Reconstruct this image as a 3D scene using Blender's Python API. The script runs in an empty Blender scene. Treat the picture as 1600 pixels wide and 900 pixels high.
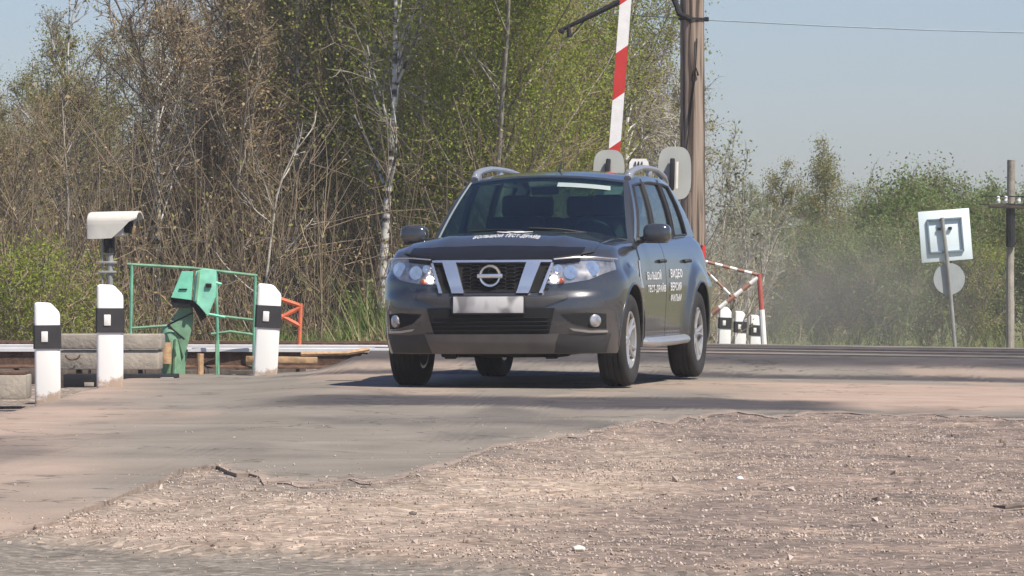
import bpy, bmesh, math, random
import numpy as np
from mathutils import Vector, Matrix, Euler, noise
R = math.radians
scene = bpy.context.scene
COL = scene.collection

# ------------------------------------------------------------------ camera, sky, sun, exposure
F = 7400.0; HC = 1.0; HZ = 395.0
cam_d = bpy.data.cameras.new('camera'); cam = bpy.data.objects.new('camera', cam_d); COL.objects.link(cam)
cam.location = (0, 0, HC); cam.rotation_euler = (R(90), 0, 0)
cam_d.sensor_width = 36; cam_d.lens = 36*F/1600; cam_d.shift_y = -(450-HZ)/1600
cam_d.clip_start = 0.5; cam_d.clip_end = 8000
scene.camera = cam
SUN_AZ = R(46); SUN_EL = R(54)          # sun behind the camera, a little to the right
sdir = Vector((math.sin(SUN_AZ)*math.cos(SUN_EL), -math.cos(SUN_AZ)*math.cos(SUN_EL), math.sin(SUN_EL)))
world = bpy.data.worlds.new('World'); scene.world = world; world.use_nodes = True
wn = world.node_tree; bg = wn.nodes['Background']
sky = wn.nodes.new('ShaderNodeTexSky'); sky.sky_type = 'NISHITA'; sky.sun_disc = False
sky.sun_elevation = SUN_EL; sky.sun_rotation = math.atan2(sdir.x, sdir.y)
sky.air_density = 1.0; sky.dust_density = 0.6; sky.ozone_density = 3.5; sky.altitude = 100
wb = wn.nodes.new('ShaderNodeMix'); wb.data_type = 'RGBA'; wb.blend_type = 'MULTIPLY'; wb.inputs[0].default_value = 1.0
wb.inputs[7].default_value = (.79, .82, 1.0, 1)
wn.links.new(sky.outputs[0], wb.inputs[6]); wn.links.new(wb.outputs[2], bg.inputs[0]); bg.inputs[1].default_value = 0.080
sl = bpy.data.lights.new('sun', 'SUN'); sl.energy = 4.6; sl.angle = R(0.6); sl.color = (1.0, 0.93, 0.815)
so = bpy.data.objects.new('sun', sl); COL.objects.link(so); so.rotation_euler = sdir.to_track_quat('Z', 'Y').to_euler()
scene.view_settings.view_transform = 'Standard'; scene.view_settings.look = 'None'
scene.view_settings.exposure = 0.52; scene.view_settings.gamma = 1.0
scene.render.engine = 'CYCLES'
scene.cycles.volume_bounces = 0; scene.cycles.max_bounces = 6; scene.cycles.transparent_max_bounces = 12

def P(px, py, d):                       # photograph pixel + distance -> point in the world
    return Vector(((px-800)/F*d, d, HC-(py-HZ)/F*d))
def sm(a, b, x):
    t = np.clip((np.asarray(x, float)-a)/(b-a), 0, 1); return t*t*(3-2*t)

# ------------------------------------------------------------------ materials
def nodes_of(name):
    m = bpy.data.materials.new(name); m.use_nodes = True
    nt = m.node_tree; b = nt.nodes['Principled BSDF']; return m, nt, b
def setp(b, **k):
    for key, v in k.items():
        b.inputs[key.replace('_', ' ')].default_value = v
def mat(name, col, rough=0.6, metal=0.0, var=0.15, scale=8.0, bump=0.0, coat=0.0, bscale=None, spec=0.5):
    m, nt, b = nodes_of(name)
    tc = nt.nodes.new('ShaderNodeTexCoord'); n = nt.nodes.new('ShaderNodeTexNoise')
    n.inputs['Scale'].default_value = scale; n.inputs['Detail'].default_value = 6
    nt.links.new(tc.outputs['Object'], n.inputs['Vector'])
    cr = nt.nodes.new('ShaderNodeValToRGB'); e = cr.color_ramp.elements
    e[0].position = .3; e[1].position = .7
    e[0].color = tuple(c*(1-var) for c in col)+(1,); e[1].color = tuple(min(1, c*(1+var)) for c in col)+(1,)
    nt.links.new(n.outputs['Fac'], cr.inputs[0]); nt.links.new(cr.outputs[0], b.inputs['Base Color'])
    setp(b, Roughness=rough, Metallic=metal, Coat_Weight=coat)
    b.inputs['Specular IOR Level'].default_value = spec
    b.inputs['Coat Roughness'].default_value = 0.06
    if bump:
        n2 = nt.nodes.new('ShaderNodeTexNoise'); n2.inputs['Scale'].default_value = bscale or scale*4; n2.inputs['Detail'].default_value = 5
        nt.links.new(tc.outputs['Object'], n2.inputs['Vector'])
        bp = nt.nodes.new('ShaderNodeBump'); bp.inputs['Strength'].default_value = bump; bp.inputs['Distance'].default_value = .02
        nt.links.new(n2.outputs['Fac'], bp.inputs['Height']); nt.links.new(bp.outputs[0], b.inputs['Normal'])
    return m
def leaf_mat(name, c0, c1, trans=.48):
    m, nt, b = nodes_of(name)
    g = nt.nodes.new('ShaderNodeNewGeometry'); cr = nt.nodes.new('ShaderNodeValToRGB')
    cr.color_ramp.elements[0].color = c0+(1,); cr.color_ramp.elements[1].color = c1+(1,)
    nt.links.new(g.outputs['Random Per Island'], cr.inputs[0])
    nt.links.new(cr.outputs[0], b.inputs['Base Color']); setp(b, Roughness=.6)
    b.inputs['Specular IOR Level'].default_value = .25
    tr = nt.nodes.new('ShaderNodeBsdfTranslucent'); nt.links.new(cr.outputs[0], tr.inputs[0])
    mx = nt.nodes.new('ShaderNodeMixShader'); mx.inputs[0].default_value = trans
    nt.links.new(b.outputs[0], mx.inputs[1]); nt.links.new(tr.outputs[0], mx.inputs[2])
    nt.links.new(mx.outputs[0], nt.nodes['Material Output'].inputs[0]); return m
def twig_mat(name, c0, c1):
    m, nt, b = nodes_of(name)
    g = nt.nodes.new('ShaderNodeNewGeometry'); cr = nt.nodes.new('ShaderNodeValToRGB')
    cr.color_ramp.elements[0].color = c0+(1,); cr.color_ramp.elements[1].color = c1+(1,)
    nt.links.new(g.outputs['Random Per Island'], cr.inputs[0])
    nt.links.new(cr.outputs[0], b.inputs['Base Color']); setp(b, Roughness=.85); return m
def birch_mat():
    m, nt, b = nodes_of('birch_bark')
    tc = nt.nodes.new('ShaderNodeTexCoord'); mp = nt.nodes.new('ShaderNodeMapping'); mp.inputs['Scale'].default_value = (3, 3, 9)
    n = nt.nodes.new('ShaderNodeTexNoise'); n.inputs['Scale'].default_value = 1.2; n.inputs['Detail'].default_value = 5
    nt.links.new(tc.outputs['Object'], mp.inputs[0]); nt.links.new(mp.outputs[0], n.inputs[0])
    cr = nt.nodes.new('ShaderNodeValToRGB'); e = cr.color_ramp.elements
    e[0].position = .40; e[0].color = (.05, .045, .04, 1); e[1].position = .52; e[1].color = (.55, .53, .49, 1)
    nt.links.new(n.outputs['Fac'], cr.inputs[0]); nt.links.new(cr.outputs[0], b.inputs['Base Color']); setp(b, Roughness=.7); return m
def glass_mat(name, tint, refl_rough=.02, ior=1.75):
    m = bpy.data.materials.new(name); m.use_nodes = True; nt = m.node_tree
    nt.nodes.remove(nt.nodes['Principled BSDF']); out = nt.nodes['Material Output']
    t = nt.nodes.new('ShaderNodeBsdfTransparent'); t.inputs[0].default_value = tint+(1,)
    g = nt.nodes.new('ShaderNodeBsdfGlossy'); g.inputs['Roughness'].default_value = refl_rough
    fr = nt.nodes.new('ShaderNodeFresnel'); gm_ = nt.nodes.new('ShaderNodeNewGeometry'); mf = nt.nodes.new('ShaderNodeMapRange')      # same reflection from either face of a pane
    mf.inputs[3].default_value = ior; mf.inputs[4].default_value = 1/ior
    nt.links.new(gm_.outputs['Backfacing'], mf.inputs[0]); nt.links.new(mf.outputs[0], fr.inputs[0])
    mx = nt.nodes.new('ShaderNodeMixShader')
    nt.links.new(fr.outputs[0], mx.inputs[0]); nt.links.new(t.outputs[0], mx.inputs[1]); nt.links.new(g.outputs[0], mx.inputs[2])
    nt.links.new(mx.outputs[0], out.inputs[0]); return m
def paint_mat():
    m, nt, b = nodes_of('gunmetal_paint')
    tc = nt.nodes.new('ShaderNodeTexCoord'); n = nt.nodes.new('ShaderNodeTexNoise')
    n.inputs['Scale'].default_value = 3; n.inputs['Detail'].default_value = 6
    nt.links.new(tc.outputs['Object'], n.inputs['Vector'])
    sp = nt.nodes.new('ShaderNodeSeparateXYZ'); nt.links.new(tc.outputs['Object'], sp.inputs[0])
    mr = nt.nodes.new('ShaderNodeMapRange'); mr.inputs[1].default_value = .95; mr.inputs[2].default_value = .2   # road dust low down
    mr.inputs[3].default_value = .0; mr.inputs[4].default_value = .55
    nt.links.new(sp.outputs[2], mr.inputs[0])
    mu = nt.nodes.new('ShaderNodeMath'); mu.operation = 'MULTIPLY'
    nt.links.new(mr.outputs[0], mu.inputs[0]); nt.links.new(n.outputs['Fac'], mu.inputs[1])
    mx = nt.nodes.new('ShaderNodeMix'); mx.data_type = 'RGBA'
    mx.inputs[6].default_value = (.070, .074, .080, 1); mx.inputs[7].default_value = (.115, .10, .09, 1)
    nt.links.new(mu.outputs[0], mx.inputs[0]); nt.links.new(mx.outputs[2], b.inputs['Base Color'])
    ra = nt.nodes.new('ShaderNodeMapRange'); ra.inputs[3].default_value = .21; ra.inputs[4].default_value = .62
    nt.links.new(mu.outputs[0], ra.inputs[0]); nt.links.new(ra.outputs[0], b.inputs['Roughness'])
    setp(b, Metallic=.5, Coat_Weight=1.0); b.inputs['Coat Roughness'].default_value = .03
    return m
M = {}
M['paint'] = paint_mat()
M['black_plastic'] = mat('black_plastic', (.022, .021, .022), .45, var=.1)
M['smoked_plastic'] = mat('smoked_plastic', (.010, .010, .012), .35, var=.1, spec=.3)
M['dark_plastic'] = mat('dark_plastic', (.035, .033, .034), .6, var=.15)
M['gap'] = mat('void_black', (.008, .008, .009), .9, var=.05)
M['chrome'] = mat('chrome', (.80, .79, .78), .24, .85, var=.03)
M['silver'] = mat('silver_metal', (.50, .49, .48), .38, .8, var=.08)
M['rail_silver'] = mat('satin_silver', (.52, .52, .52), .35, .7, var=.06)
M['skid'] = mat('skid_silver', (.13, .12, .112), .5, .4, var=.15, scale=5)
M['rubber'] = mat('tyre_rubber', (.021, .019, .018), .85, var=.3, scale=6, bump=.2, bscale=60)
M['alloy'] = mat('alloy_rim', (.50, .49, .48), .28, .6, var=.1)
M['rim_dark'] = mat('rim_dark', (.04, .04, .04), .5, .3)
M['glass'] = glass_mat('windscreen_glass', (.58, .76, .74))
M['side_glass'] = glass_mat('side_glass', (.74, .82, .80))
M['lens'] = glass_mat('lamp_lens', (.97, .97, .97), ior=1.28)
M['lamp_reflector'] = mat('lamp_reflector', (.86, .85, .84), .16, .9, var=.1, scale=20)
M['lamp_housing'] = mat('lamp_housing', (.42, .41, .41), .25, .6, var=.45, scale=18)
M['glint_glow'] = mat('glint_glow', (.9, .9, .9), .3)
_b = M['glint_glow'].node_tree.nodes['Principled BSDF']; _b.inputs['Emission Color'].default_value = (1, .93, .86, 1); _b.inputs['Emission Strength'].default_value = 14  # self-glowing material that imitates sun glints in the headlights
M['amber'] = mat('amber_lens', (.40, .10, .05), .25)
M['interior'] = mat('interior_fabric', (.07, .075, .08), .9)
M['white_vinyl'] = mat('white_vinyl', (.72, .72, .72), .5, var=.08, scale=30)
M['sticker'] = mat('pale_sticker', (.32, .37, .36), .5, var=.05)
M['mirror'] = mat('mirror_glass', (.8, .8, .8), .03, 1.0, var=.01)
M['white_paint'] = mat('white_paint', (.80, .78, .75), .55, var=.06, scale=12, bump=.1)
def post_mat():
    m, nt, b = nodes_of('chipped_white_paint'); L = nt.links.new
    tc = nt.nodes.new('ShaderNodeTexCoord'); sp = nt.nodes.new('ShaderNodeSeparateXYZ'); L(tc.outputs['Object'], sp.inputs[0])
    n = nt.nodes.new('ShaderNodeTexNoise'); n.inputs['Scale'].default_value = 9; n.inputs['Detail'].default_value = 8; n.inputs['Roughness'].default_value = .7; L(tc.outputs['Object'], n.inputs[0])
    a = nt.nodes.new('ShaderNodeMapRange'); a.inputs[1].default_value = .25; a.inputs[2].default_value = .0; a.inputs[3].default_value = -.33; a.inputs[4].default_value = .12; L(sp.outputs[2], a.inputs[0])
    c = nt.nodes.new('ShaderNodeMath'); c.operation = 'ADD'; L(n.outputs['Fac'], c.inputs[0]); L(a.outputs[0], c.inputs[1])
    r = nt.nodes.new('ShaderNodeValToRGB'); e = r.color_ramp.elements; e[0].position = .46; e[0].color = (.84, .83, .80, 1); e[1].position = .60; e[1].color = (.46, .35, .27, 1)
    L(c.outputs[0], r.inputs[0]); L(r.outputs[0], b.inputs['Base Color']); setp(b, Roughness=.6); return m
M['post_white'] = post_mat()
M['black_paint'] = mat('black_paint', (.035, .033, .035), .6, var=.2)
M['red_paint'] = mat('red_paint', (.52, .035, .03), .45, var=.12, scale=6)
M['dusty_red'] = mat('dusty_red', (.42, .10, .08), .7, var=.2, scale=8)
M['faded_red'] = mat('faded_red', (.30, .15, .11), .7, var=.25, scale=8)
M['orange_paint'] = mat('orange_paint', (.62, .15, .07), .6, var=.2, scale=10)
M['green_paint'] = mat('green_paint', (.20, .62, .43), .5, var=.18, scale=9, bump=.1)
M['light_green'] = mat('light_green_paint', (.27, .66, .48), .5, var=.2, scale=9, bump=.1)
M['frame_green'] = mat('dull_frame_green', (.15, .40, .26), .65, var=.3, scale=7)
M['pale_green'] = mat('weathered_green', (.18, .34, .21), .65, var=.3, scale=7, bump=.15)
M['housing_white'] = mat('housing_white', (.70, .66, .58), .5, var=.1, scale=6)
M['grey_metal'] = mat('grey_metal', (.33, .33, .31), .5, .3, var=.15)
M['shield_grey'] = mat('shield_grey', (.40, .41, .38), .6, var=.08, scale=4)
M['dark_steel'] = mat('dark_steel', (.016, .016, .018), .6, .0, spec=.3)
M['rusty'] = mat('rusty_steel', (.13, .075, .05), .8, .2, var=.4, scale=14, bump=.3)
M['polished'] = mat('polished_rail', (.88, .86, .84), .4, .25, var=.08)
M['worn_steel'] = mat('worn_dusty_steel', (.10, .088, .084), .6, .2, var=.3, scale=4)
M['rust_tan'] = mat('rusty_tan', (.42, .27, .15), .8, var=.35, scale=12, bump=.3)
M['concrete'] = mat('weathered_concrete', (.34, .30, .25), .9, var=.22, scale=5, bump=.4, bscale=30)
M['wood_sleeper'] = mat('sleeper_wood', (.09, .07, .055), .9, var=.3, scale=6, bump=.4)
M['sign_back'] = mat('sign_back', (.80, .90, .93), .5, .0, var=.06, scale=3)
M['sign_grey'] = mat('sign_grey', (.36, .39, .39), .6, var=.1, scale=5)
M['blue_grey'] = mat('blue_grey_steel', (.20, .26, .31), .5, .2)
M['porcelain'] = mat('porcelain', (.75, .75, .75), .3)
M['stone'] = twig_mat('stones', (.22, .165, .13), (.56, .46, .385))
M['birch'] = birch_mat()
M['bark_dark'] = mat('dark_bark', (.13, .105, .088), .9, var=.3, scale=10, bump=.4)
M['bark_grey'] = mat('grey_bark', (.28, .25, .21), .9, var=.3, scale=10, bump=.4)
M['bark_pale'] = mat('pale_bark', (.42, .38, .32), .85, var=.25, scale=9, bump=.3)
M['twig_brown'] = twig_mat('brown_twigs', (.15, .108, .066), (.38, .29, .19))
M['twig_grey'] = twig_mat('grey_twigs', (0.163, 0.138, 0.119), (0.425, 0.375, 0.325))
M['twig_dark'] = twig_mat('dark_twigs', (.13, .10, .078), (.34, .25, .185))
M['twig_red'] = twig_mat('reddish_twigs', (.15, .105, .065), (.34, .255, .16))
M['leaf_fresh'] = leaf_mat('fresh_leaves', (.19, .24, .035), (.40, .44, .09))
M['leaf_olive'] = leaf_mat('olive_leaves', (.17, .17, .05), (.36, .34, .12))
M['leaf_green'] = leaf_mat('green_leaves', (.12, .175, .05), (.27, .345, .115))
M['leaf_grey'] = leaf_mat('grey_green_leaves', (.24, .26, .15), (.46, .48, .32))
M['leaf_brown'] = leaf_mat('dry_leaves', (.18, .13, .065), (.37, .28, .15), .15)
M['grass'] = leaf_mat('grass_blades', (.08, .13, .03), (.20, .27, .07), .25)
M['dry_grass'] = leaf_mat('dry_grass', (.16, .14, .06), (.36, .31, .17), .2)

def wood_pole_mat():
    m, nt, b = nodes_of('cracked_pole_wood')
    tc = nt.nodes.new('ShaderNodeTexCoord'); mp = nt.nodes.new('ShaderNodeMapping'); mp.inputs['Scale'].default_value = (14, 14, .55)
    nt.links.new(tc.outputs['Object'], mp.inputs[0])
    n = nt.nodes.new('ShaderNodeTexNoise'); n.inputs['Scale'].default_value = 1.4; n.inputs['Detail'].default_value = 6; n.inputs['Distortion'].default_value = .4
    nt.links.new(mp.outputs[0], n.inputs[0])
    cr = nt.nodes.new('ShaderNodeValToRGB'); e = cr.color_ramp.elements
    e[0].position = .40; e[0].color = (.065, .045, .034, 1); e[1].position = .49; e[1].color = (.25, .19, .145, 1)
    k = e.new(.7); k.color = (.345, .275, .215, 1)
    nt.links.new(n.outputs['Fac'], cr.inputs[0]); nt.links.new(cr.outputs[0], b.inputs['Base Color'])
    bp = nt.nodes.new('ShaderNodeBump'); bp.inputs['Strength'].default_value = .8; bp.inputs['Distance'].default_value = .03
    nt.links.new(n.outputs['Fac'], bp.inputs['Height']); nt.links.new(bp.outputs[0], b.inputs['Normal']); setp(b, Roughness=.9); return m
M['pole_wood'] = wood_pole_mat()
def plate_mat():
    m, nt, b = nodes_of('smudged_plate')
    tc = nt.nodes.new('ShaderNodeTexCoord'); n = nt.nodes.new('ShaderNodeTexNoise')
    n.inputs['Scale'].default_value = 11; n.inputs['Detail'].default_value = 0
    nt.links.new(tc.outputs['Object'], n.inputs[0]); cr = nt.nodes.new('ShaderNodeValToRGB'); e = cr.color_ramp.elements
    e[0].position = .35; e[0].color = (.22, .21, .21, 1); e[1].position = .55; e[1].color = (.52, .51, .50, 1)
    nt.links.new(n.outputs['Fac'], cr.inputs[0]); nt.links.new(cr.outputs[0], b.inputs['Base Color']); setp(b, Roughness=.5); return m
M['plate'] = plate_mat()

# ------------------------------------------------------------------ mesh helpers
class MB:
    def __init__(s): s.v = []; s.f = []; s.m = []
    def add(s, v, f, mi=0):
        o = len(s.v); s.v += [tuple(map(float, p)) for p in v]; s.f += [tuple(i+o for i in q) for q in f]; s.m += [mi]*len(f); return s
    def box(s, c, size, rot=None, mi=0, bev=0.0):
        bm = bmesh.new(); bmesh.ops.create_cube(bm, size=1)
        bmesh.ops.scale(bm, vec=size, verts=bm.verts)
        if bev: bmesh.ops.bevel(bm, geom=list(bm.edges), offset=bev, segments=2, profile=.5, affect='EDGES')
        T = Matrix.Translation(c) @ (rot.to_matrix().to_4x4() if rot is not None else Matrix())
        bm.transform(T); bm.verts.index_update()
        s.add([v.co for v in bm.verts], [[v.index for v in f.verts] for f in bm.faces], mi); bm.free(); return s
    def tube(s, pts, r, k=8, mi=0, cap=True, flat=1.0):
        pts = [Vector(p) for p in pts]; n = len(pts)
        rr = r if hasattr(r, '__len__') else [r]*n
        v = []; ref = None
        for i, p in enumerate(pts):
            t = (pts[min(i+1, n-1)]-pts[max(i-1, 0)]).normalized()
            if ref is None: ref = Vector((0, 0, 1)) if abs(t.z) < .9 else Vector((1, 0, 0))
            a = t.cross(ref).normalized(); b = a.cross(t).normalized(); ref = b
            for j in range(k):
                an = 2*math.pi*j/k
                v.append(p+a*math.cos(an)*rr[i]+b*math.sin(an)*rr[i]*flat)
        f = [(i*k+j, i*k+(j+1) % k, (i+1)*k+(j+1) % k, (i+1)*k+j) for i in range(n-1) for j in range(k)]
        if cap: f += [tuple(range(k))[::-1], tuple(range((n-1)*k, n*k))]
        return s.add(v, f, mi)
    def lathe(s, prof, k=32, axis='y', c=(0, 0, 0), mi=0, closed=False):
        v = []; f = []; n = len(prof)
        for (r, h) in prof:
            for j in range(k):
                a = 2*math.pi*j/k; x, y = r*math.cos(a), r*math.sin(a)
                p = {'y': (x, h, y), 'z': (x, y, h), 'x': (h, x, y)}[axis]
                v.append((p[0]+c[0], p[1]+c[1], p[2]+c[2]))
        for i in range(n if closed else n-1):
            i2 = (i+1) % n
            for j in range(k): f.append((i*k+j, i*k+(j+1) % k, i2*k+(j+1) % k, i2*k+j))
        if not closed: f += [tuple(range(k))[::-1], tuple(range((n-1)*k, n*k))]
        return s.add(v, f, mi)
    def grid(s, rows, mi=0, close=False):
        nr, nc = len(rows), len(rows[0]); v = [p for r in rows for p in r]
        f = [(i*nc+j, i*nc+(j+1) % nc, (i+1)*nc+(j+1) % nc, (i+1)*nc+j) for i in range(nr-1) for j in range(nc if close else nc-1)]
        return s.add(v, f, mi)
    def slab(s, rows, back, mi=0):      # grid of points + vector thickness, closed shell
        nr, nc = len(rows), len(rows[0]); A = [Vector(p) for r in rows for p in r]
        B = [p+Vector(back) for p in A]; n = nr*nc
        f = []
        for i in range(nr-1):
            for j in range(nc-1):
                q = (i*nc+j, i*nc+j+1, (i+1)*nc+j+1, (i+1)*nc+j); f.append(q); f.append(tuple(x+n for x in q[::-1]))
        bd = [j for j in range(nc)]+[i*nc+nc-1 for i in range(1, nr)]+[(nr-1)*nc+j for j in range(nc-2, -1, -1)]+[i*nc for i in range(nr-2, 0, -1)]
        for a, b in zip(bd, bd[1:]+bd[:1]): f.append((b, a, a+n, b+n))
        return s.add(A+B, f, mi)
    def extrude(s, poly, frame, depth, mi=0):   # 2-D polygon in a frame(matrix: local xy plane), thickness along z
        n = len(poly); v = [frame @ Vector((x, y, 0)) for x, y in poly]+[frame @ Vector((x, y, depth)) for x, y in poly]
        f = [tuple(range(n))[::-1], tuple(range(n, 2*n))]+[(i, (i+1) % n, n+(i+1) % n, n+i) for i in range(n)]
        return s.add(v, f, mi)
    def build(s, name, mats, parent=None, smooth=30, fix=True):
        me = bpy.data.meshes.new(name); me.from_pydata(s.v, [], s.f)
        mats = mats if isinstance(mats, (list, tuple)) else [mats]
        for m in mats: me.materials.append(m)
        me.polygons.foreach_set('material_index', s.m)
        if fix:
            bm = bmesh.new(); bm.from_mesh(me); bmesh.ops.recalc_face_normals(bm, faces=bm.faces); bm.to_mesh(me); bm.free()
        me.update()
        if smooth:
            me.polygons.foreach_set('use_smooth', [True]*len(me.polygons)); me.set_sharp_from_angle(angle=R(smooth))
        o = bpy.data.objects.new(name, me); COL.objects.link(o)
        if parent: o.parent = parent
        return o
def tag(o, label=None, cat=None, group=None, kind=None):
    if label: o['label'] = label
    if cat: o['category'] = cat
    if group: o['group'] = group
    if kind: o['kind'] = kind
    return o
def empty(name, loc=(0, 0, 0), rot=(0, 0, 0), **k):
    o = bpy.data.objects.new(name, None); COL.objects.link(o); o.location = loc; o.rotation_euler = rot; o.empty_display_size = .2
    return tag(o, **k)
def copy_tree(o, parent=None):
    c = o.copy(); COL.objects.link(c)
    if parent: c.parent = parent
    for ch in list(o.children): copy_tree(ch, c)
    return c

# ------------------------------------------------------------------ ground
RNG = np.random.default_rng(7)
def vnoise(X, Y, scale, seed=0):        # smooth value noise on arrays
    x = np.asarray(X, float)*scale+seed*17.3; y = np.asarray(Y, float)*scale+seed*9.1
    xi = np.floor(x).astype(int); yi = np.floor(y).astype(int); fx = x-xi; fy = y-yi
    fx = fx*fx*(3-2*fx); fy = fy*fy*(3-2*fy)
    def h(a, b):
        n = (a*374761393+b*668265263+seed*1442695) & 0x7fffffff
        n = ((n ^ (n >> 13))*1274126177) & 0x7fffffff
        return ((n ^ (n >> 16)) & 0xffff)/65535.0
    return (h(xi, yi)*(1-fx)+h(xi+1, yi)*fx)*(1-fy)+(h(xi, yi+1)*(1-fx)+h(xi+1, yi+1)*fx)*fy
def fbm(X, Y, s, seed=0, o=4):
    r = 0; a = .5; t = 0
    for i in range(o): r = r+a*vnoise(X, Y, s*2**i, seed+i); t += a; a *= .5
    return r/t
TR = -.15                               # the tracks run across the view, nearer on the right
def track_d(X, d0): return d0+TR*X
EDGE = [(-9, 12), (-3, 14.9), (-2.3, 16.2), (-1.82, 16.9), (-1.65, 17.6), (-1.56, 19.2), (-1.37, 21.3), (-1.12, 20.9), (-.89, 20.5), (-.65, 20.2), (-.44, 20.5),
        (-.29, 21.8), (-.1, 23.6), (.2, 25.1), (.46, 26.2), (.74, 27.4), (1.15, 28.6), (1.96, 29.2), (3.1, 28.7), (9, 28.0)]
def edge_y(X):
    X = np.asarray(X, float)
    return np.interp(X, [e[0] for e in EDGE], [e[1] for e in EDGE])+(fbm(X, X*0+3.3, 4.0, 5)-.5)*1.6+(vnoise(X, X*0, 14, 9)-.5)*.7
def flat_zone(X, Y):                    # worn asphalt showing again along the lower left
    return sm(.25, -.35, Y-(15.0-1.25*np.minimum(X, 0)-.25*np.maximum(X, 0))+(fbm(X, Y, 1.6, 83)-.5)*1.3)
def base_z(X, Y):
    X = np.asarray(X, float); Y = np.asarray(Y, float)
    z = -.012*np.clip(X, 0, 12)
    z = z-.20*sm(-3.15, -3.9, X)*sm(28, 34, Y)
    z = z-.055*sm(-1.3, -2.3, X)*sm(25, 33, Y)
    off = Y-track_d(X, 41.9)            # ballast bed of the near track left of the road
    z = z-.16*sm(-1.25, -1.75, X)*sm(-1.35, -.75, off)*sm(3.0, 2.2, off)
    z = z+.125*sm(38.6, 41.2, Y-TR*X)*sm(-1.75, -1.25, X)-.075*sm(43.8, 47.2, Y-TR*X)
    z = z-1.8*sm(50.5, 62, Y+.1*X)
    return z
def ground_z(X, Y):
    X = np.asarray(X, float); Y = np.asarray(Y, float)
    z = base_z(X, Y)
    near = sm(2.0, -.5, Y-edge_y(X))
    near = near*(1-.75*flat_zone(X, Y))
    rough = (fbm(X, Y, .9, 3)-.5)*.08+(fbm(X, Y, 3, 11)-.5)*.024+(vnoise(X, Y, 24, 21)-.5)*.003
    z = z+near*rough*sm(60, 30, Y)+.026*near*sm(3.0, .5, np.abs(Y-edge_y(X)))
    z = z+((fbm(X, Y, 1.2, 8)-.5)*.03-.035)*(1-near)*sm(60, 50, Y)
    z = z-.008*sm(.3, -.2, Y-edge_y(X)-.05)*sm(-.9, -1.2, X)*sm(-1.75, -1.6, X)
    return z
def lines(dense0, dense1, step, far, g=1.22, start=None):
    a = list(np.arange(dense0, dense1+1e-6, step)); s = step; x = dense1
    while x < far: s *= g; x += s; a.append(min(x, far))
    return a
xp = lines(0, 5.2, .05, 2500, 1.3); XS = np.array([-v for v in xp[:0:-1]]+xp)
YS = np.concatenate([np.arange(-40, 8, 4.), np.arange(8, 13, .25), np.arange(13, 31, .06), np.arange(31, 64, .25), np.array(lines(64, 66, .8, 4000, 1.25))])
def field_mesh(name, XS, YS, zf, material, masks=None):
    GX, GY = np.meshgrid(XS, YS); Z = zf(GX, GY)
    nx, ny = len(XS), len(YS)
    v = np.stack([GX, GY, Z], -1).reshape(-1, 3)
    i = np.arange((ny-1)*(nx-1)); r = i//(nx-1); c = i % (nx-1); a = r*nx+c
    f = np.stack([a, a+1, a+nx+1, a+nx], -1)
    me = bpy.data.meshes.new(name); me.from_pydata(v.tolist(), [], f.tolist()); me.materials.append(material)
    me.polygons.foreach_set('use_smooth', [True]*len(me.polygons))
    if masks is not None:
        at = me.color_attributes.new('mask', 'FLOAT_COLOR', 'POINT')
        at.data.foreach_set('color', masks(GX, GY).reshape(-1, 4).ravel())
    o = bpy.data.objects.new(name, me); COL.objects.link(o); return o
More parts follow.
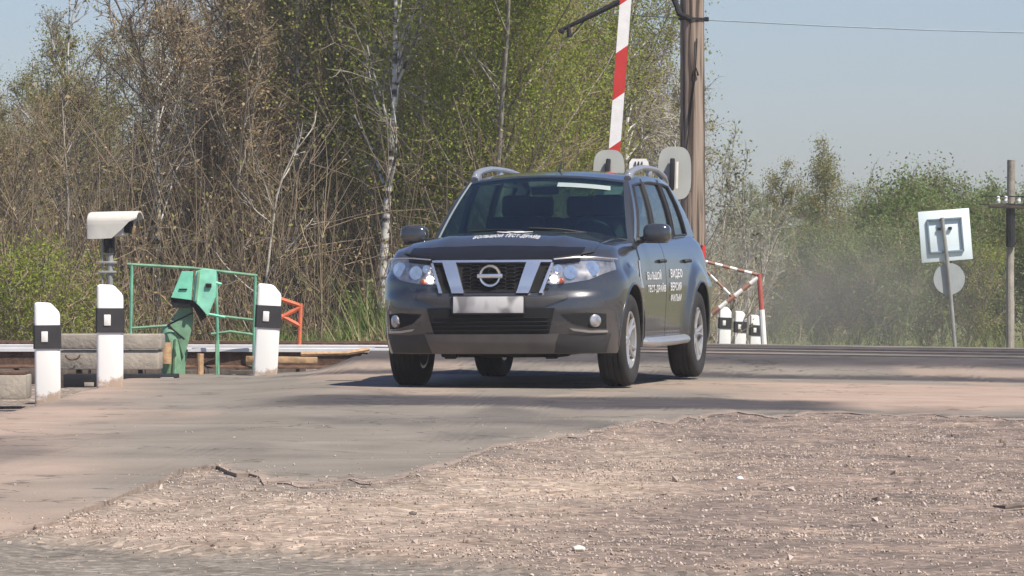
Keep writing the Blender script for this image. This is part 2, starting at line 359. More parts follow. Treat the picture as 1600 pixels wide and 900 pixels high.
def soil_mat():
    m, nt, b = nodes_of('stony_soil'); L = nt.links.new
    tc = nt.nodes.new('ShaderNodeTexCoord'); at = nt.nodes.new('ShaderNodeAttribute'); at.attribute_name = 'mask'
    sp = nt.nodes.new('ShaderNodeSeparateColor'); L(at.outputs['Color'], sp.inputs[0])
    def ramp(fac, *st):
        cr = nt.nodes.new('ShaderNodeValToRGB'); e = cr.color_ramp.elements
        e[0].position, e[0].color = st[0][0], st[0][1]+(1,); e[1].position, e[1].color = st[-1][0], st[-1][1]+(1,)
        for p, c in st[1:-1]: q = e.new(p); q.color = c+(1,)
        L(fac, cr.inputs[0]); return cr.outputs[0]
    def nz(s, d=5, rough=.6, dist=0.):
        n = nt.nodes.new('ShaderNodeTexNoise'); n.inputs['Scale'].default_value = s; n.inputs['Detail'].default_value = d
        n.inputs['Roughness'].default_value = rough; n.inputs['Distortion'].default_value = dist
        L(tc.outputs['Object'], n.inputs[0]); return n.outputs['Fac']
    def mix(f, a, c, mode='MIX'):
        x = nt.nodes.new('ShaderNodeMix'); x.data_type = 'RGBA'; x.blend_type = mode
        if isinstance(f, float): x.inputs[0].default_value = f
        else: L(f, x.inputs[0])
        L(a, x.inputs[6]); L(c, x.inputs[7]); return x.outputs[2]
    pink = ramp(nz(3.5), (.28, (.27, .20, .148)), (.5, (.41, .318, .245)), (.72, (.53, .425, .34)))
    grey = ramp(nz(5), (.25, (.15, .13, .107)), (.5, (.215, .187, .156)), (.75, (.30, .262, .222)))
    brown = ramp(nz(2.2, 8, .7, dist=.8), (.36, (.13, .105, .09)), (.5, (.225, .175, .145)), (.6, (.30, .225, .18)), (.7, (.36, .285, .235)))
    field = ramp(nz(.8), (.3, (.10, .11, .04)), (.7, (.20, .18, .08)))
    col = mix(sp.outputs[0], pink, grey); col = mix(sp.outputs[1], col, brown)
    vo = nt.nodes.new('ShaderNodeTexVoronoi'); vo.inputs['Scale'].default_value = 34; vo.inputs['Randomness'].default_value = 1
    L(tc.outputs['Object'], vo.inputs[0])
    spv = nt.nodes.new('ShaderNodeSeparateColor'); L(vo.outputs['Color'], spv.inputs[0])
    speck = ramp(spv.outputs[0], (.05, (.55, .55, .55)), (.45, (.95, .95, .95)), (.8, (1.05, 1.05, 1.05)), (.97, (1.75, 1.7, 1.65)))
    col = mix(.75, col, speck, 'MULTIPLY')
    n3 = ramp(nz(60, 3, .7), (.3, (.72, .72, .72)), (.7, (1.18, 1.18, 1.18))); col = mix(.8, col, n3, 'MULTIPLY')
    col = mix(sp.outputs[2], col, field)
    L(col, b.inputs['Base Color']); setp(b, Roughness=.95); b.inputs['Specular IOR Level'].default_value = .2
    bp = nt.nodes.new('ShaderNodeBump'); bp.inputs['Strength'].default_value = .5; bp.inputs['Distance'].default_value = .008
    L(nz(45, 4, .7), bp.inputs['Height']); L(bp.outputs[0], b.inputs['Normal']); return m
def asphalt_mat():
    m, nt, b = nodes_of('dusty_asphalt'); L = nt.links.new
    tc = nt.nodes.new('ShaderNodeTexCoord'); at = nt.nodes.new('ShaderNodeAttribute'); at.attribute_name = 'mask'
    sp = nt.nodes.new('ShaderNodeSeparateColor'); L(at.outputs['Color'], sp.inputs[0])
    def tex(s, d, rough=.6, dist=0.):
        n = nt.nodes.new('ShaderNodeTexNoise'); n.inputs['Scale'].default_value = s; n.inputs['Detail'].default_value = d
        n.inputs['Roughness'].default_value = rough; n.inputs['Distortion'].default_value = dist
        L(tc.outputs['Object'], n.inputs[0]); return n.outputs['Fac']
    def ramp(fac, *st):
        cr = nt.nodes.new('ShaderNodeValToRGB'); e = cr.color_ramp.elements
        e[0].position, e[0].color = st[0][0], st[0][1]+(1,); e[1].position, e[1].color = st[-1][0], st[-1][1]+(1,)
        for p, c in st[1:-1]: q = e.new(p); q.color = c+(1,)
        L(fac, cr.inputs[0]); return cr.outputs[0]
    def mix(f, a, c, mode='MIX'):
        x = nt.nodes.new('ShaderNodeMix'); x.data_type = 'RGBA'; x.blend_type = mode
        if isinstance(f, float): x.inputs[0].default_value = f
        else: L(f, x.inputs[0])
        L(a, x.inputs[6]); L(c, x.inputs[7]); return x.outputs[2]
    asp = ramp(tex(1.1, 6, .6, .3), (.3, (.185, .161, .132)), (.55, (.235, .206, .17)), (.75, (.285, .248, .207)))
    tan = ramp(tex(1.6, 5), (.3, (.32, .235, .18)), (.7, (.43, .325, .26)))
    dark = ramp(tex(3, 5), (.3, (.052, .045, .045)), (.7, (.090, .078, .076)))
    col = mix(sp.outputs[0], asp, tan); col = mix(sp.outputs[1], col, dark)
    grit = ramp(tex(9, 5, .7), (.3, (.22, .17, .14)), (.5, (.36, .275, .22)), (.75, (.48, .38, .31)))
    eb = nt.nodes.new('ShaderNodeMath'); eb.operation = 'MULTIPLY_ADD'; L(sp.outputs[2], eb.inputs[0]); eb.inputs[1].default_value = 1.5
    en = nt.nodes.new('ShaderNodeMath'); en.operation = 'MULTIPLY_ADD'; L(tex(4, 6, .75), en.inputs[0]); en.inputs[1].default_value = 2.6; en.inputs[2].default_value = -2.0
    L(en.outputs[0], eb.inputs[2]); eb.use_clamp = True
    gate = nt.nodes.new('ShaderNodeMath'); gate.operation = 'MULTIPLY'; L(eb.outputs[0], gate.inputs[0]); g2 = nt.nodes.new('ShaderNodeMapRange'); g2.inputs[1].default_value = .02; g2.inputs[2].default_value = .3
    L(sp.outputs[2], g2.inputs[0]); L(g2.outputs[0], gate.inputs[1]); col = mix(gate.outputs[0], col, grit)
    vo = nt.nodes.new('ShaderNodeTexVoronoi'); vo.feature = 'DISTANCE_TO_EDGE'; vo.inputs['Scale'].default_value = .55
    wp_ = nt.nodes.new('ShaderNodeVectorMath'); wp_.operation = 'ADD'; nn = nt.nodes.new('ShaderNodeTexNoise'); nn.inputs['Scale'].default_value = 2.5; nn.inputs['Detail'].default_value = 5
    L(tc.outputs['Object'], nn.inputs[0]); L(tc.outputs['Object'], wp_.inputs[0]); L(nn.outputs['Color'], wp_.inputs[1]); L(wp_.outputs[0], vo.inputs['Vector'])
    ck = nt.nodes.new('ShaderNodeMapRange'); ck.inputs[1].default_value = .004; ck.inputs[2].default_value = .014; ck.inputs[3].default_value = .45; ck.inputs[4].default_value = 1.0; L(vo.outputs['Distance'], ck.inputs[0])
    cc = nt.nodes.new('ShaderNodeCombineColor'); [L(ck.outputs[0], cc.inputs[q]) for q in range(3)]
    col = mix(.8, col, cc.outputs[0], 'MULTIPLY')
    fine = ramp(tex(70, 4, .75), (.3, (.78, .78, .78)), (.7, (1.16, 1.16, 1.16))); col = mix(.8, col, fine, 'MULTIPLY')
    L(col, b.inputs['Base Color']); setp(b, Roughness=.9); b.inputs['Specular IOR Level'].default_value = .25
    bp = nt.nodes.new('ShaderNodeBump'); bp.inputs['Strength'].default_value = .5; bp.inputs['Distance'].default_value = .006
    L(tex(60, 4, .7), bp.inputs['Height']); L(bp.outputs[0], b.inputs['Normal']); return m
def soil_masks(X, Y):
    px = 800+X/np.maximum(Y, 1)*F; py = HZ+F*HC/np.maximum(Y, 1)
    flat = flat_zone(X, Y)
    grey = np.clip(sm(.45, .62, fbm(X, Y, .55, 31))*.6+flat+.7*sm(-.9, -.1, Y-edge_y(X)), 0, 1)
    pl_ = np.array([(-1.7, 17.2), (-.9, 17.6), (-.2, 18.6), (.35, 20.6), (.75, 24.0)]); dist = np.full(X.shape, 9.)
    for a, b in zip(pl_[:-1], pl_[1:]):
        ux, uy = b[0]-a[0], (b[1]-a[1])/5; t = np.clip(((X-a[0])*ux+(Y-a[1])/5*uy)/(ux*ux+uy*uy), 0, 1)
        dist = np.minimum(dist, np.hypot(X-a[0]-t*ux, (Y-a[1])/5-t*uy))
    far = 1-np.exp(-((dist+(fbm(X, Y*.4, 1.5, 87)-.5)*.5)/.42)**2)
    brown = sm(.1, 1.2, X-.35-(Y-20)*.03)*(.2+.8*sm(.42, .54, fbm(X, Y*.5, 1.1, 41)))*sm(29, 27, Y)
    brown = np.maximum(brown, .5*sm(.5, .64, fbm(X, Y, .9, 55)))*(1-flat)
    brown = np.clip(brown*.55+.75*far*sm(-.6, .4, X)+.25*far, 0, 1)*(1-flat)
    grey = np.maximum(np.clip(grey*(.35+.65*far), 0, 1), flat)
    field = sm(52, 56, Y)
    return np.stack([grey, brown, field, np.ones_like(X)], -1)
def road_masks(X, Y):
    n = (fbm(X, Y*.35, 1.3, 61)-.5)
    tan = sm(-2.0, -3.1, X+.06*(Y-30)+n*1.2)*.95                                       # dusty left shoulder
    tan = np.maximum(tan, sm(1.0, 2.3, X+n*1.6)*sm(30.2, 31.4, Y+n*2)*sm(38.0, 37.2, Y+.2*X))   # sandy patch right of the car
    tan = np.maximum(tan, .6*sm(.55, .66, fbm(X, Y*.3, .8, 66)))
    tan = np.maximum(tan, .75*sm(43.9, 44.5, Y-TR*X)*sm(47.2, 46.6, Y-TR*X))
    dark = sm(30.3, 30.6, Y+.12*X+n*.7)*sm(33.0, 32.5, Y+.12*X+n)*sm(-2.0, -1.2, X)*sm(2.5, 1.9, X)
    dark = np.maximum(dark, .7*sm(28.9, 29.2, Y+n*.5)*sm(30.2, 29.6, Y+n*.5)*sm(1.2, 2.0, X))
    dark = np.maximum(dark, .45*sm(.05, .25, n)*sm(36, 30, Y))
    dark = np.maximum(dark, .5*sm(.25, .05, np.abs(X+1.1+.225*(34-Y)*-1+n))*sm(24, 27, Y)*sm(36, 33, Y))
    o = Y-TR*X
    for d0, w in ((38.9, .45), (40.7, .95), (41.75, .6), (43.2, .6), (47.8, 1.3), (49.6, .9)):
        dark = np.maximum(dark, .97*sm(w, w*.5, np.abs(o-d0+n*.5)))
    dark = dark*(1-.9*sm(-1.4, -2.2, X)*sm(34, 38, Y))
    return np.stack([np.clip(tan, 0, 1), np.clip(dark, 0, 1), sm(1.5, 0, Y-edge_y(X)), np.ones_like(X)], -1)
M['soil'] = soil_mat(); M['asphalt'] = asphalt_mat(); M['broken_asphalt'] = mat('broken_asphalt', (.12, .10, .088), .95, var=.3, scale=30, bump=.4)
ground = field_mesh('ground', XS, YS, ground_z, M['soil'], soil_masks); tag(ground, kind='structure')

def road_top(X, Y):
    e = Y-edge_y(X); t = sm(-.05, 1.3, e)
    top = base_z(X, Y)+.010+(fbm(X, Y, .5, 71)-.5)*.05*sm(32, 25, Y)+(fbm(X, Y, 3, 75)-.5)*.010*sm(35, 31, Y)
    lip = .012*sm(-1.75, -1.6, X)*sm(-1.05, -1.2, X)*sm(.5, 0, e)
    return ground_z(X, np.minimum(Y, edge_y(X)))*(1-t)*1.0+(.006+lip)*(1-t)+top*t
def make_road():
    xs = np.arange(-9, 9.01, .05); nt_ = 110
    e = edge_y(xs); mb_v = []; masks = []
    s = np.linspace(0, 1, nt_)**1.25
    Y = e[None, :]+(52.3-e[None, :])*s[:, None]; X = np.repeat(xs[None, :], nt_, 0)
    Z = road_top(X, Y)
    lower = np.where(X < -1.3, 1.0, 0.0)                       # left of the road the asphalt stops short of the tracks
    V = np.stack([X, Y, Z], -1)
    skirt = np.stack([xs, e+.015, ground_z(xs, e)-.06], -1)
    v = np.concatenate([skirt[None], V], 0); nr, nc = v.shape[:2]
    f = []; mi = []
    for i in range(nr-1):
        for j in range(nc-1):
            if i > 0:
                x, y = v[i, j, 0], v[i, j, 1]
                o = y-TR*x
                if x < -1.35-.1*math.sin(y*3) and o > 40.4: continue
                if x < -3.5 and y > 36: continue
            f.append((i*nc+j, i*nc+j+1, (i+1)*nc+j+1, (i+1)*nc+j)); mi.append(0)
    me = bpy.data.meshes.new('road'); me.from_pydata(v.reshape(-1, 3).tolist(), [], f)
    me.materials.append(M['asphalt']); me.materials.append(M['broken_asphalt']); me.polygons.foreach_set('material_index', mi)
    me.polygons.foreach_set('use_smooth', [True]*len(f)); me.set_sharp_from_angle(angle=R(40))
    at = me.color_attributes.new('mask', 'FLOAT_COLOR', 'POINT')
    at.data.foreach_set('color', road_masks(v[..., 0], v[..., 1]).reshape(-1, 4).ravel())
    o = bpy.data.objects.new('road', me); COL.objects.link(o); tag(o, kind='structure')
make_road()
def make_stones():
    rng = np.random.default_rng(3); n0 = 110000
    d = rng.uniform(13.6, 29, n0); x = rng.uniform(-.113, .113, n0)*d; e = d-edge_y(x)
    pr = np.where(e > 0, .30*np.exp(-np.maximum(e, 0)*2.4)+.004, .12+.75*vnoise(x, d, 1.3, 77)**1.5)*(1-.93*flat_zone(x, d))
    k = np.flatnonzero(rng.random(n0) < pr*.85)[:26000]; x, d = x[k], d[k]; n = len(x)
    r = np.minimum(.0026+np.abs(rng.normal(0, .0026, n)), .011); big = rng.random(n) < .003; r[big] = rng.uniform(.010, .021, big.sum())
    z = np.where(d > edge_y(x), road_top(x, d), ground_z(x, d))+r*.3
    O = np.array([(1, 0, 0), (-1, 0, 0), (0, 1, 0), (0, -1, 0), (0, 0, 1), (0, 0, -1)], float)*1.0
    V = O[None]*rng.uniform(.65, 1.35, (n, 6, 1))*np.stack([np.ones(n), np.ones(n), rng.uniform(.55, .95, n)], 1)[:, None]
    Q, _ = np.linalg.qr(rng.normal(size=(n, 3, 3))); V = np.einsum('nij,nkj->nki', Q, V)*r[:, None, None]+np.stack([x, d, z], 1)[:, None]
    of = np.array([(0, 2, 4), (2, 1, 4), (1, 3, 4), (3, 0, 4), (2, 0, 5), (1, 2, 5), (3, 1, 5), (0, 3, 5)])
    Fc = (of[None]+6*np.arange(n)[:, None, None]).reshape(-1, 3)
    me = bpy.data.meshes.new('gravel_stones'); me.from_pydata(V.reshape(-1, 3).tolist(), [], Fc.tolist()); me.materials.append(M['stone'])
    o = bpy.data.objects.new('gravel_stones', me); COL.objects.link(o)
    tag(o, kind='stuff', label='loose pale stones scattered over the broken road shoulder', cat='gravel')
make_stones()
gz = lambda x, y: float(ground_z(x, y))
def on_soil(px, py):                    # a point of the bare shoulder near the camera
    d = F/(py-HZ); x = (px-800)/F*d; return Vector((x, d, gz(x, d)))
_p = [on_soil(q, y)+Vector((0, 0, .012+h)) for q, y, h in ((1552, 790, .006), (1572, 793, .004), (1590, 791, .008), (1625, 788, .0))]
tag(MB().tube(_p, [.004, .009, .010, .006], 7).build('stick', M['bark_dark']), 'dark broken stick lying on the gravel at the right edge', 'stick')
def boulder(px, py, r, label, m_):
    bm = bmesh.new(); bmesh.ops.create_icosphere(bm, subdivisions=2, radius=r)
    for v in bm.verts: v.co *= 1+.28*(noise.noise(v.co*60/ (r*60)+Vector((px, py, 0))))
    for v in bm.verts: v.co.z *= .6
    mb = MB().add([v.co for v in bm.verts], [[v.index for v in f.verts] for f in bm.faces]); bm.free()
    o = mb.build('stone', m_, smooth=25); o.location = on_soil(px, py)+Vector((0, 0, r*.3)); tag(o, label, 'stone')
boulder(1156, 740, .017, 'bright white pebble standing out on the gravel right of centre', M['white_paint'])
boulder(568, 766, .013, 'dark pebble near the asphalt edge in the gravel', M['bark_dark'])
boulder(645, 806, .016, 'dark angular stone in the middle of the pale gravel', M['bark_dark'])
boulder(905, 868, .022, 'pale flat stone low in the gravel below the car', M['housing_white'])

# ------------------------------------------------------------------ the car
CAR = Vector((.025, 35.3, .006)); TH = math.atan2(-.974, -.225)
N_SUP = 2.7; XC = .22; XCR = -2.98; WR = .343
def S(x, z):                            # half width of the body side
    w = np.interp(z, [.20, .28, .36, .46, .60, .72, .84, .95, 1.02, 1.07, 1.11], [.80, .835, .848, .853, .862, .868, .862, .850, .832, .806, .772])
    for cx in (0.0, -2.673):
        r = math.hypot(x-cx, (z-.345)*.95)
        w += .034*(1-float(sm(.47, .56, r)))
        w += .016*math.exp(-((x-cx)/.42)**2)*float(sm(1.05, .8, z))
    return w
def ztop(x): return float(np.interp(x, [-3.6, -3.1, -2.4, -1.4, -.6, -.1, .25, .5, .66, .76], [1.10, 1.125, 1.11, 1.085, 1.075, 1.06, 1.035, 1.00, .965, .94]))
XFz = ([.20, .26, .33, .40, .48, .58, .66, .72, .82, .92, .98, 1.1], [.70, .75, .785, .80, .822, .832, .824, .782, .772, .752, .735, .70])
XRz = ([.20, .30, .45, .55, .65, .72, .85, 1.0, 1.12], [-3.40, -3.47, -3.51, -3.515, -3.50, -3.46, -3.44, -3.42, -3.38])
def XF(z): return float(np.interp(z, *XFz))
def XR(z): return float(np.interp(z, *XRz))
def front(y, z, off=0.0):               # x of the nose surface
    W = S(XC, z); q = min(abs(y)/W, .9995)
    x = XC+(XF(z)-XC)*(1-q**N_SUP)**(1/N_SUP)
    if off:
        e = .01; q2 = min((abs(y)+e)/W, .9998); x2 = XC+(XF(z)-XC)*(1-q2**N_SUP)**(1/N_SUP)
        dy = (x2-x)/e; nx, ny = 1/math.hypot(1, dy), -dy/math.hypot(1, dy)*(1 if y >= 0 else -1)
        return Vector((x+nx*off, y+ny*off, z))
    return Vector((x, y, z))
def crown(x): return .088*float(sm(.80, .25, x))
def hood_z(x, t, ye):
    y = abs(t)*ye
    return ztop(x)+crown(x)*(1-abs(t)**2.4)+.011*math.exp(-((y-(.40+.10*(.6-x)))/.05)**2)*float(sm(.70, .3, x))*float(sm(1, .8, abs(t)))
def body_cols():
    cols = []
    for i in range(41):                 # nose
        a = math.pi/2*i/40; cols.append(('f', a))
    for x in np.linspace(XC, XCR, 105)[1:-1]: cols.append(('s', x))
    for i in range(25): cols.append(('r', math.pi/2*(1-i/24)))
    return cols
def body_point(c, v):
    k, t = c; pw = 2/N_SUP
    def pos(z):
        if k == 'f': return XC+(XF(z)-XC)*max(math.cos(t), 0)**pw, S(XC, z)*math.sin(t)**pw
        if k == 's': return t, S(t, z)
        return XCR+(XR(z)-XCR)*max(math.cos(t), 0)**(2/3.6), S(XCR, z)*max(math.sin(t), 0)**(2/3.6)
    x0, _ = pos(.6); zt = ztop(x0); zb = .255
    if k == 's': zb = .255+.04*float(sm(.2, -.5, t))
    z = zb+(zt-zb)*v; x, y = pos(z)
    e = max(0, (v-.93)/.07); y -= .018*e*e; x -= (.03*e*e if k == 'f' else 0)*max(math.cos(t) if k == 'f' else 0, 0)
    return Vector((x, y, z))
car = empty('car', CAR, (R(.35), R(.0), TH), label='dark grey off-road car with silver roof rails and headlights with added sun glints driving over the crossing', cat='car')
def build_body():
    cols = body_cols(); NV = 38; vs = [(i/NV) for i in range(NV+1)]
    left = [[body_point(c, v) for v in vs] for c in cols]
    mb = MB(); nc = len(cols)
    idx = {}; V = []
    def vid(key, p):
        if key not in idx: idx[key] = len(V); V.append(p)
        return idx[key]
    def L(i, j, s):
        p = left[i][j]
        if i in (0, nc-1): return vid((i, j, 0), Vector((p.x, 0, p.z)))
        return vid((i, j, s), Vector((p.x, p.y*s, p.z)))
    Fc = []
    for s in (1, -1):
        for i in range(nc-1):
            for j in range(NV):
                q = [L(i, j, s), L(i+1, j, s), L(i+1, j+1, s), L(i, j+1, s)]
                q2 = []; [q2.append(k) for k in q if k not in q2]
                if len(q2) > 2: Fc.append(tuple(q2))
    NT = 24
    def top(i, t):                      # crowned cap
        p = left[i][NV]
        if t == NT: return L(i, NV, 1)
        if t == 0: return L(i, NV, -1)
        if i in (0, nc-1): return L(i, NV, 1)
        tt = -1+2*t/NT; x = p.x
        z = hood_z(x, tt, p.y)+(p.z-ztop(x)) if x > -.62 else p.z
        return vid((i, 'c', t), Vector((x, p.y*tt, z)))
    for i in range(nc-1):
        for t in range(NT):
            q = [top(i, t), top(i, t+1), top(i+1, t+1), top(i+1, t)]
            q2 = []; [q2.append(k) for k in q if k not in q2]
            if len(q2) > 2: Fc.append(tuple(q2))
    for i in range(nc-1):
        q = [L(i, 0, 1), L(i, 0, -1), L(i+1, 0, -1), L(i+1, 0, 1)]; q2 = []; [q2.append(k) for k in q if k not in q2]
        if len(q2) > 2: Fc.append(tuple(q2))
    mb.add(V, Fc); body = mb.build('body', [M['paint'], M['gap']], car, smooth=34)
    # wheel arches and intake are cut out of the solid
    cb = MB()
    for cx in (0, -2.673):
        for s in (-1, 1): cb.lathe([(.395, .60), (.395, 1.2)], 48, 'y', (cx, 0 if s > 0 else -1.8, .36))
    cut = cb.build('cutter', M['gap'], car)
    md = body.modifiers.new('b', 'BOOLEAN'); md.operation = 'DIFFERENCE'; md.object = cut; md.solver = 'EXACT'
    dg = bpy.context.evaluated_depsgraph_get(); me = bpy.data.meshes.new_from_object(body.evaluated_get(dg))
    body.modifiers.clear(); old = body.data; body.data = me; me.name = 'body'
    bpy.data.objects.remove(cut); bpy.data.meshes.remove(old)
    for p in me.polygons:
        c = p.center
        for cx in (0, -2.673):
            if math.hypot(c.x-cx, c.z-.36) < .394+.004 and abs(c.y) < .87: p.material_index = 1
    me.polygons.foreach_set('use_smooth', [True]*len(me.polygons)); me.set_sharp_from_angle(angle=R(34))
    return body
body = build_body()
def fpatch(name, top, bot, off, mats, parent=car, nx=18, nz=6, thick=.03, mi=0):
    ty, tz = zip(*top); by, bz = zip(*bot); rows = []
    u = np.linspace(0, 1, nx+1); tu = np.linspace(0, 1, len(top)); bu = np.linspace(0, 1, len(bot))
    for k in range(nz+1):
        w = k/nz; row = []
        for q in u:
            y = np.interp(q, tu, ty)*(1-w)+np.interp(q, bu, by)*w; z = np.interp(q, tu, tz)*(1-w)+np.interp(q, bu, bz)*w
            row.append(front(float(y), float(z), off if off else 1e-4))
        rows.append(row)
    mb = MB().slab(rows, (-thick, 0, 0), mi)
    return mb.build(name, mats, parent, smooth=32) if name else mb
mir = lambda pts: [(-y, z) for y, z in pts]
# hood panel
def build_hood():
    rows = []
    for x in np.linspace(-.50, .735, 34):
        a = 0; W = None
        ye = S(x, ztop(x))-.018 if x <= XC else S(XC, ztop(x))*(1-min((x-XC)/(XF(ztop(x))-.03-XC), .9995)**N_SUP)**(1/N_SUP)
        ye = max(ye, .02); lim = min(.70+.03*x, ye*.955); row = []
        for t in np.linspace(-1, 1, 33):
            y = t*lim; xx = x-.17*(y/.7)**2*float(sm(-.1, -.5, x))*-0
            row.append(Vector((xx, y, hood_z(x, y/ye, ye)+.007)))
        rows.append(row)
    return MB().slab(rows, (0, 0, -.012)).build('hood', M['paint'], car, smooth=40)
hood = build_hood()
# dark stone deflector along the hood edge
def deflector():
    rows = []
    for q, h in ((1, .010), (.96, .018), (.7, .022), (.4, .024), (.12, .018), (0, .004), (-.03, -.03)):
        row = []
        for y in np.linspace(-.645, .645, 41):
            zz = .95-.012*(abs(y)/.68)**2; xf = front(y, zz).x; x = xf+.022-.23*q*(1-.35*(abs(y)/.7)**2)
            xx = min(x, .735); zt = ztop(xx)
            ye = S(XC, zt)*(1-min((xx-XC)/(XF(zt)-.03-XC), .9995)**N_SUP)**(1/N_SUP) if xx > XC else S(xx, zt)
            z = hood_z(xx, min(1, abs(y)/max(ye, .02)), ye)
            row.append(Vector((x, y, z+h)))
        rows.append(row)
    return MB().slab(rows, (-.004, 0, -.008)).build('hood_deflector', M['smoked_plastic'], car, smooth=40)
deflector()
# grille
gr = fpatch('grille', [(-.45, .925), (.45, .925)], [(-.37, .705), (.37, .705)], .006, M['gap'], nx=24, thick=.03)
sl_ = MB()
for k in range(7):
    z = .735+.027*k
    for y0 in np.arange(-.21, .2, .066):
        y1 = y0+.066; zz = z+(.010 if int(round(y0/.066)) % 2 else 0)
        if abs((y0+y1)/2) > .20+.012*k: continue
        sl_.tube([front(y0+.006, zz, .012), front((y0+y1)/2, zz+.006, .014), front(y1-.006, zz, .012)], .0055, 5)
sl_.build('grille_mesh', M['smoked_plastic'], gr)
for s in (-1, 1):
    sl_ = MB()
    for k in range(6): sl_.tube([front(s*(.375+.012*k*.5), .735+.03*k, .012), front(s*(.43+.004*k), .735+.03*k, .012)], .005, 5)
    sl_.build('side_vent', M['smoked_plastic'], gr)
fpatch('grille_bar', [(-.445, .942), (.445, .942)], [(-.445, .925), (.445, .925)], .022, M['chrome'], gr, nx=30, nz=2)
for s in (1, -1):
    t = [(.262, .925), (.365, .925)]; b_ = [(.195, .700), (.285, .700)]
    if s < 0: t, b_ = mir(t)[::-1], mir(b_)[::-1]
    fpatch('grille_strut', t, b_, .026, M['chrome'], gr, nx=4, nz=8)
    t = [(.440, .925), (.458, .925)]; b_ = [(.36, .700), (.385, .700)]
    if s < 0: t, b_ = mir(t)[::-1], mir(b_)[::-1]
    fpatch('grille_edge', t, b_, .02, M['chrome'], gr, nx=2, nz=6)
em = MB(); c = front(0, .825, .03)
em.lathe([(.062, -.006), (.066, .008), (.078, .010), (.082, -.006)], 40, 'x', c, closed=True)
em.box(c+Vector((.006, 0, 0)), (.014, .19, .030), None, 0, .004)
em.build('emblem', M['chrome'], gr)
# number plate
pl = MB().box(front(0, .615)+Vector((.016, -.005, 0)), (.012, .525, .120), Euler((0, R(-4), 0)), 0, .004).build('number_plate', M['plate'], car)
MB().box(front(0, .615)+Vector((.006, -.005, 0)), (.014, .55, .14), Euler((0, R(-4), 0)), 0, .004).build('plate_holder', M['black_plastic'], pl)
# lower intake, skid plate
ik = fpatch('air_intake', [(-.48, .59), (.48, .59)], [(-.43, .40), (.43, .40)], .004, M['gap'], nx=24)
b = MB()
for z in (.43, .46, .49, .52): b.tube([front(y, z, .008) for y in np.linspace(-.43, .43, 15)], .005, 5)
b.build('intake_slats', M['smoked_plastic'], ik)
fpatch('skid_plate', [(-.50, .405), (-.40, .40), (.40, .40), (.50, .405)], [(-.45, .262), (-.40, .258), (.40, .258), (.45, .262)], .018, M['skid'], nx=28)
fpatch('bumper_step', [(-.56, .69), (-.4, .672), (.4, .672), (.56, .69)], [(-.56, .66), (-.4, .60), (.4, .60), (.56, .66)], .010, M['dark_plastic'], nx=24, nz=3)
for s in (1, -1):
    m_ = (lambda p: p) if s > 0 else (lambda p: mir(p)[::-1])
    # lower black corner of the bumper and fog lamp recess
    fr = fpatch('fog_recess', m_([(.52, .545), (.70, .555), (.815, .545)]), m_([(.60, .475), (.72, .44), (.812, .435)]), .004, M['gap'], nx=14)
    fpatch('fog_trim', m_([(.575, .440), (.70, .424), (.812, .424)]), m_([(.60, .422), (.70, .408), (.808, .408)]), .016, M['silver'], fr, nx=12, nz=2)
    p = front(s*.745, .495, .012); q = front(s*.745, .495, .022)-p
    fl = MB().lathe([(.0, .014), (.03, .012), (.046, .004), (.05, -.03)], 24, 'x', (0, 0, 0))
    o = fl.build('fog_lamp', M['lamp_housing'], fr); o.location = p; o.rotation_euler = (0, 0, math.atan2(q.y, q.x))
    fpatch('bumper_corner', m_([(.50, .40), (.66, .39), (.84, .40)]), m_([(.46, .26), (.62, .262), (.80, .262)]), .005, M['dark_plastic'], nx=12)
    # headlight: housing bowl, reflectors, amber, clear lens
    T = m_([(.455, .935), (.60, .948), (.72, .950), (.835, .938)]); B_ = m_([(.415, .760), (.55, .768), (.70, .792), (.852, .865)])
    hl = fpatch('headlight', T, B_, .004, M['lamp_housing'], nx=22, nz=8)
    for (yy, zz, rr, mt) in ((.715, .872, .054, 'lamp_reflector'), (.575, .848, .050, 'lamp_reflector'), (.49, .875, .03, 'lamp_reflector')):
        p = front(s*yy, zz, .008)
        bw = MB().lathe([(rr, .012), (rr*.96, .010), (rr*.7, -.006), (rr*.3, -.012), (rr*.28, .008), (.001, .014)], 28, 'x', (0, 0, 0))
        o = bw.build('reflector', M[mt], hl); o.location = p; o.rotation_euler = (0, R(-6), R(10*s))
    p = front(s*.515, .785, .012)
    o = MB().lathe([(.022, -.01), (.020, .006), (.014, .012), (.001, .014)], 20, 'x', (0, 0, 0)).build('indicator', M['amber'], hl); o.location = p
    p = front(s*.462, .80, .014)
    o = MB().lathe([(.024, -.01), (.024, .004), (.016, .012), (.001, .015)], 20, 'x', (0, 0, 0)).build('sun_glint', M['glint_glow'], hl); o.location = p  # added glowing disc in place of a sun glint on the headlight
    lt = m_([(.455, .937), (.60, .950), (.72, .952), (.837, .940)]); lb = m_([(.413, .757), (.55, .765), (.70, .789), (.855, .862)])
    fpatch('lamp_lens', lt, lb, .030, M['lens'], hl, nx=22, nz=8, thick=.004)
    tr = MB().tube([front(y, z, .024) for y, z in zip(np.linspace(.455, .84, 14)*s, np.interp(np.linspace(.455, .84, 14), [.455, .6, .72, .84], [.945, .957, .958, .945]))], .006, 6)
    tr.build('lamp_trim', M['chrome'], hl)
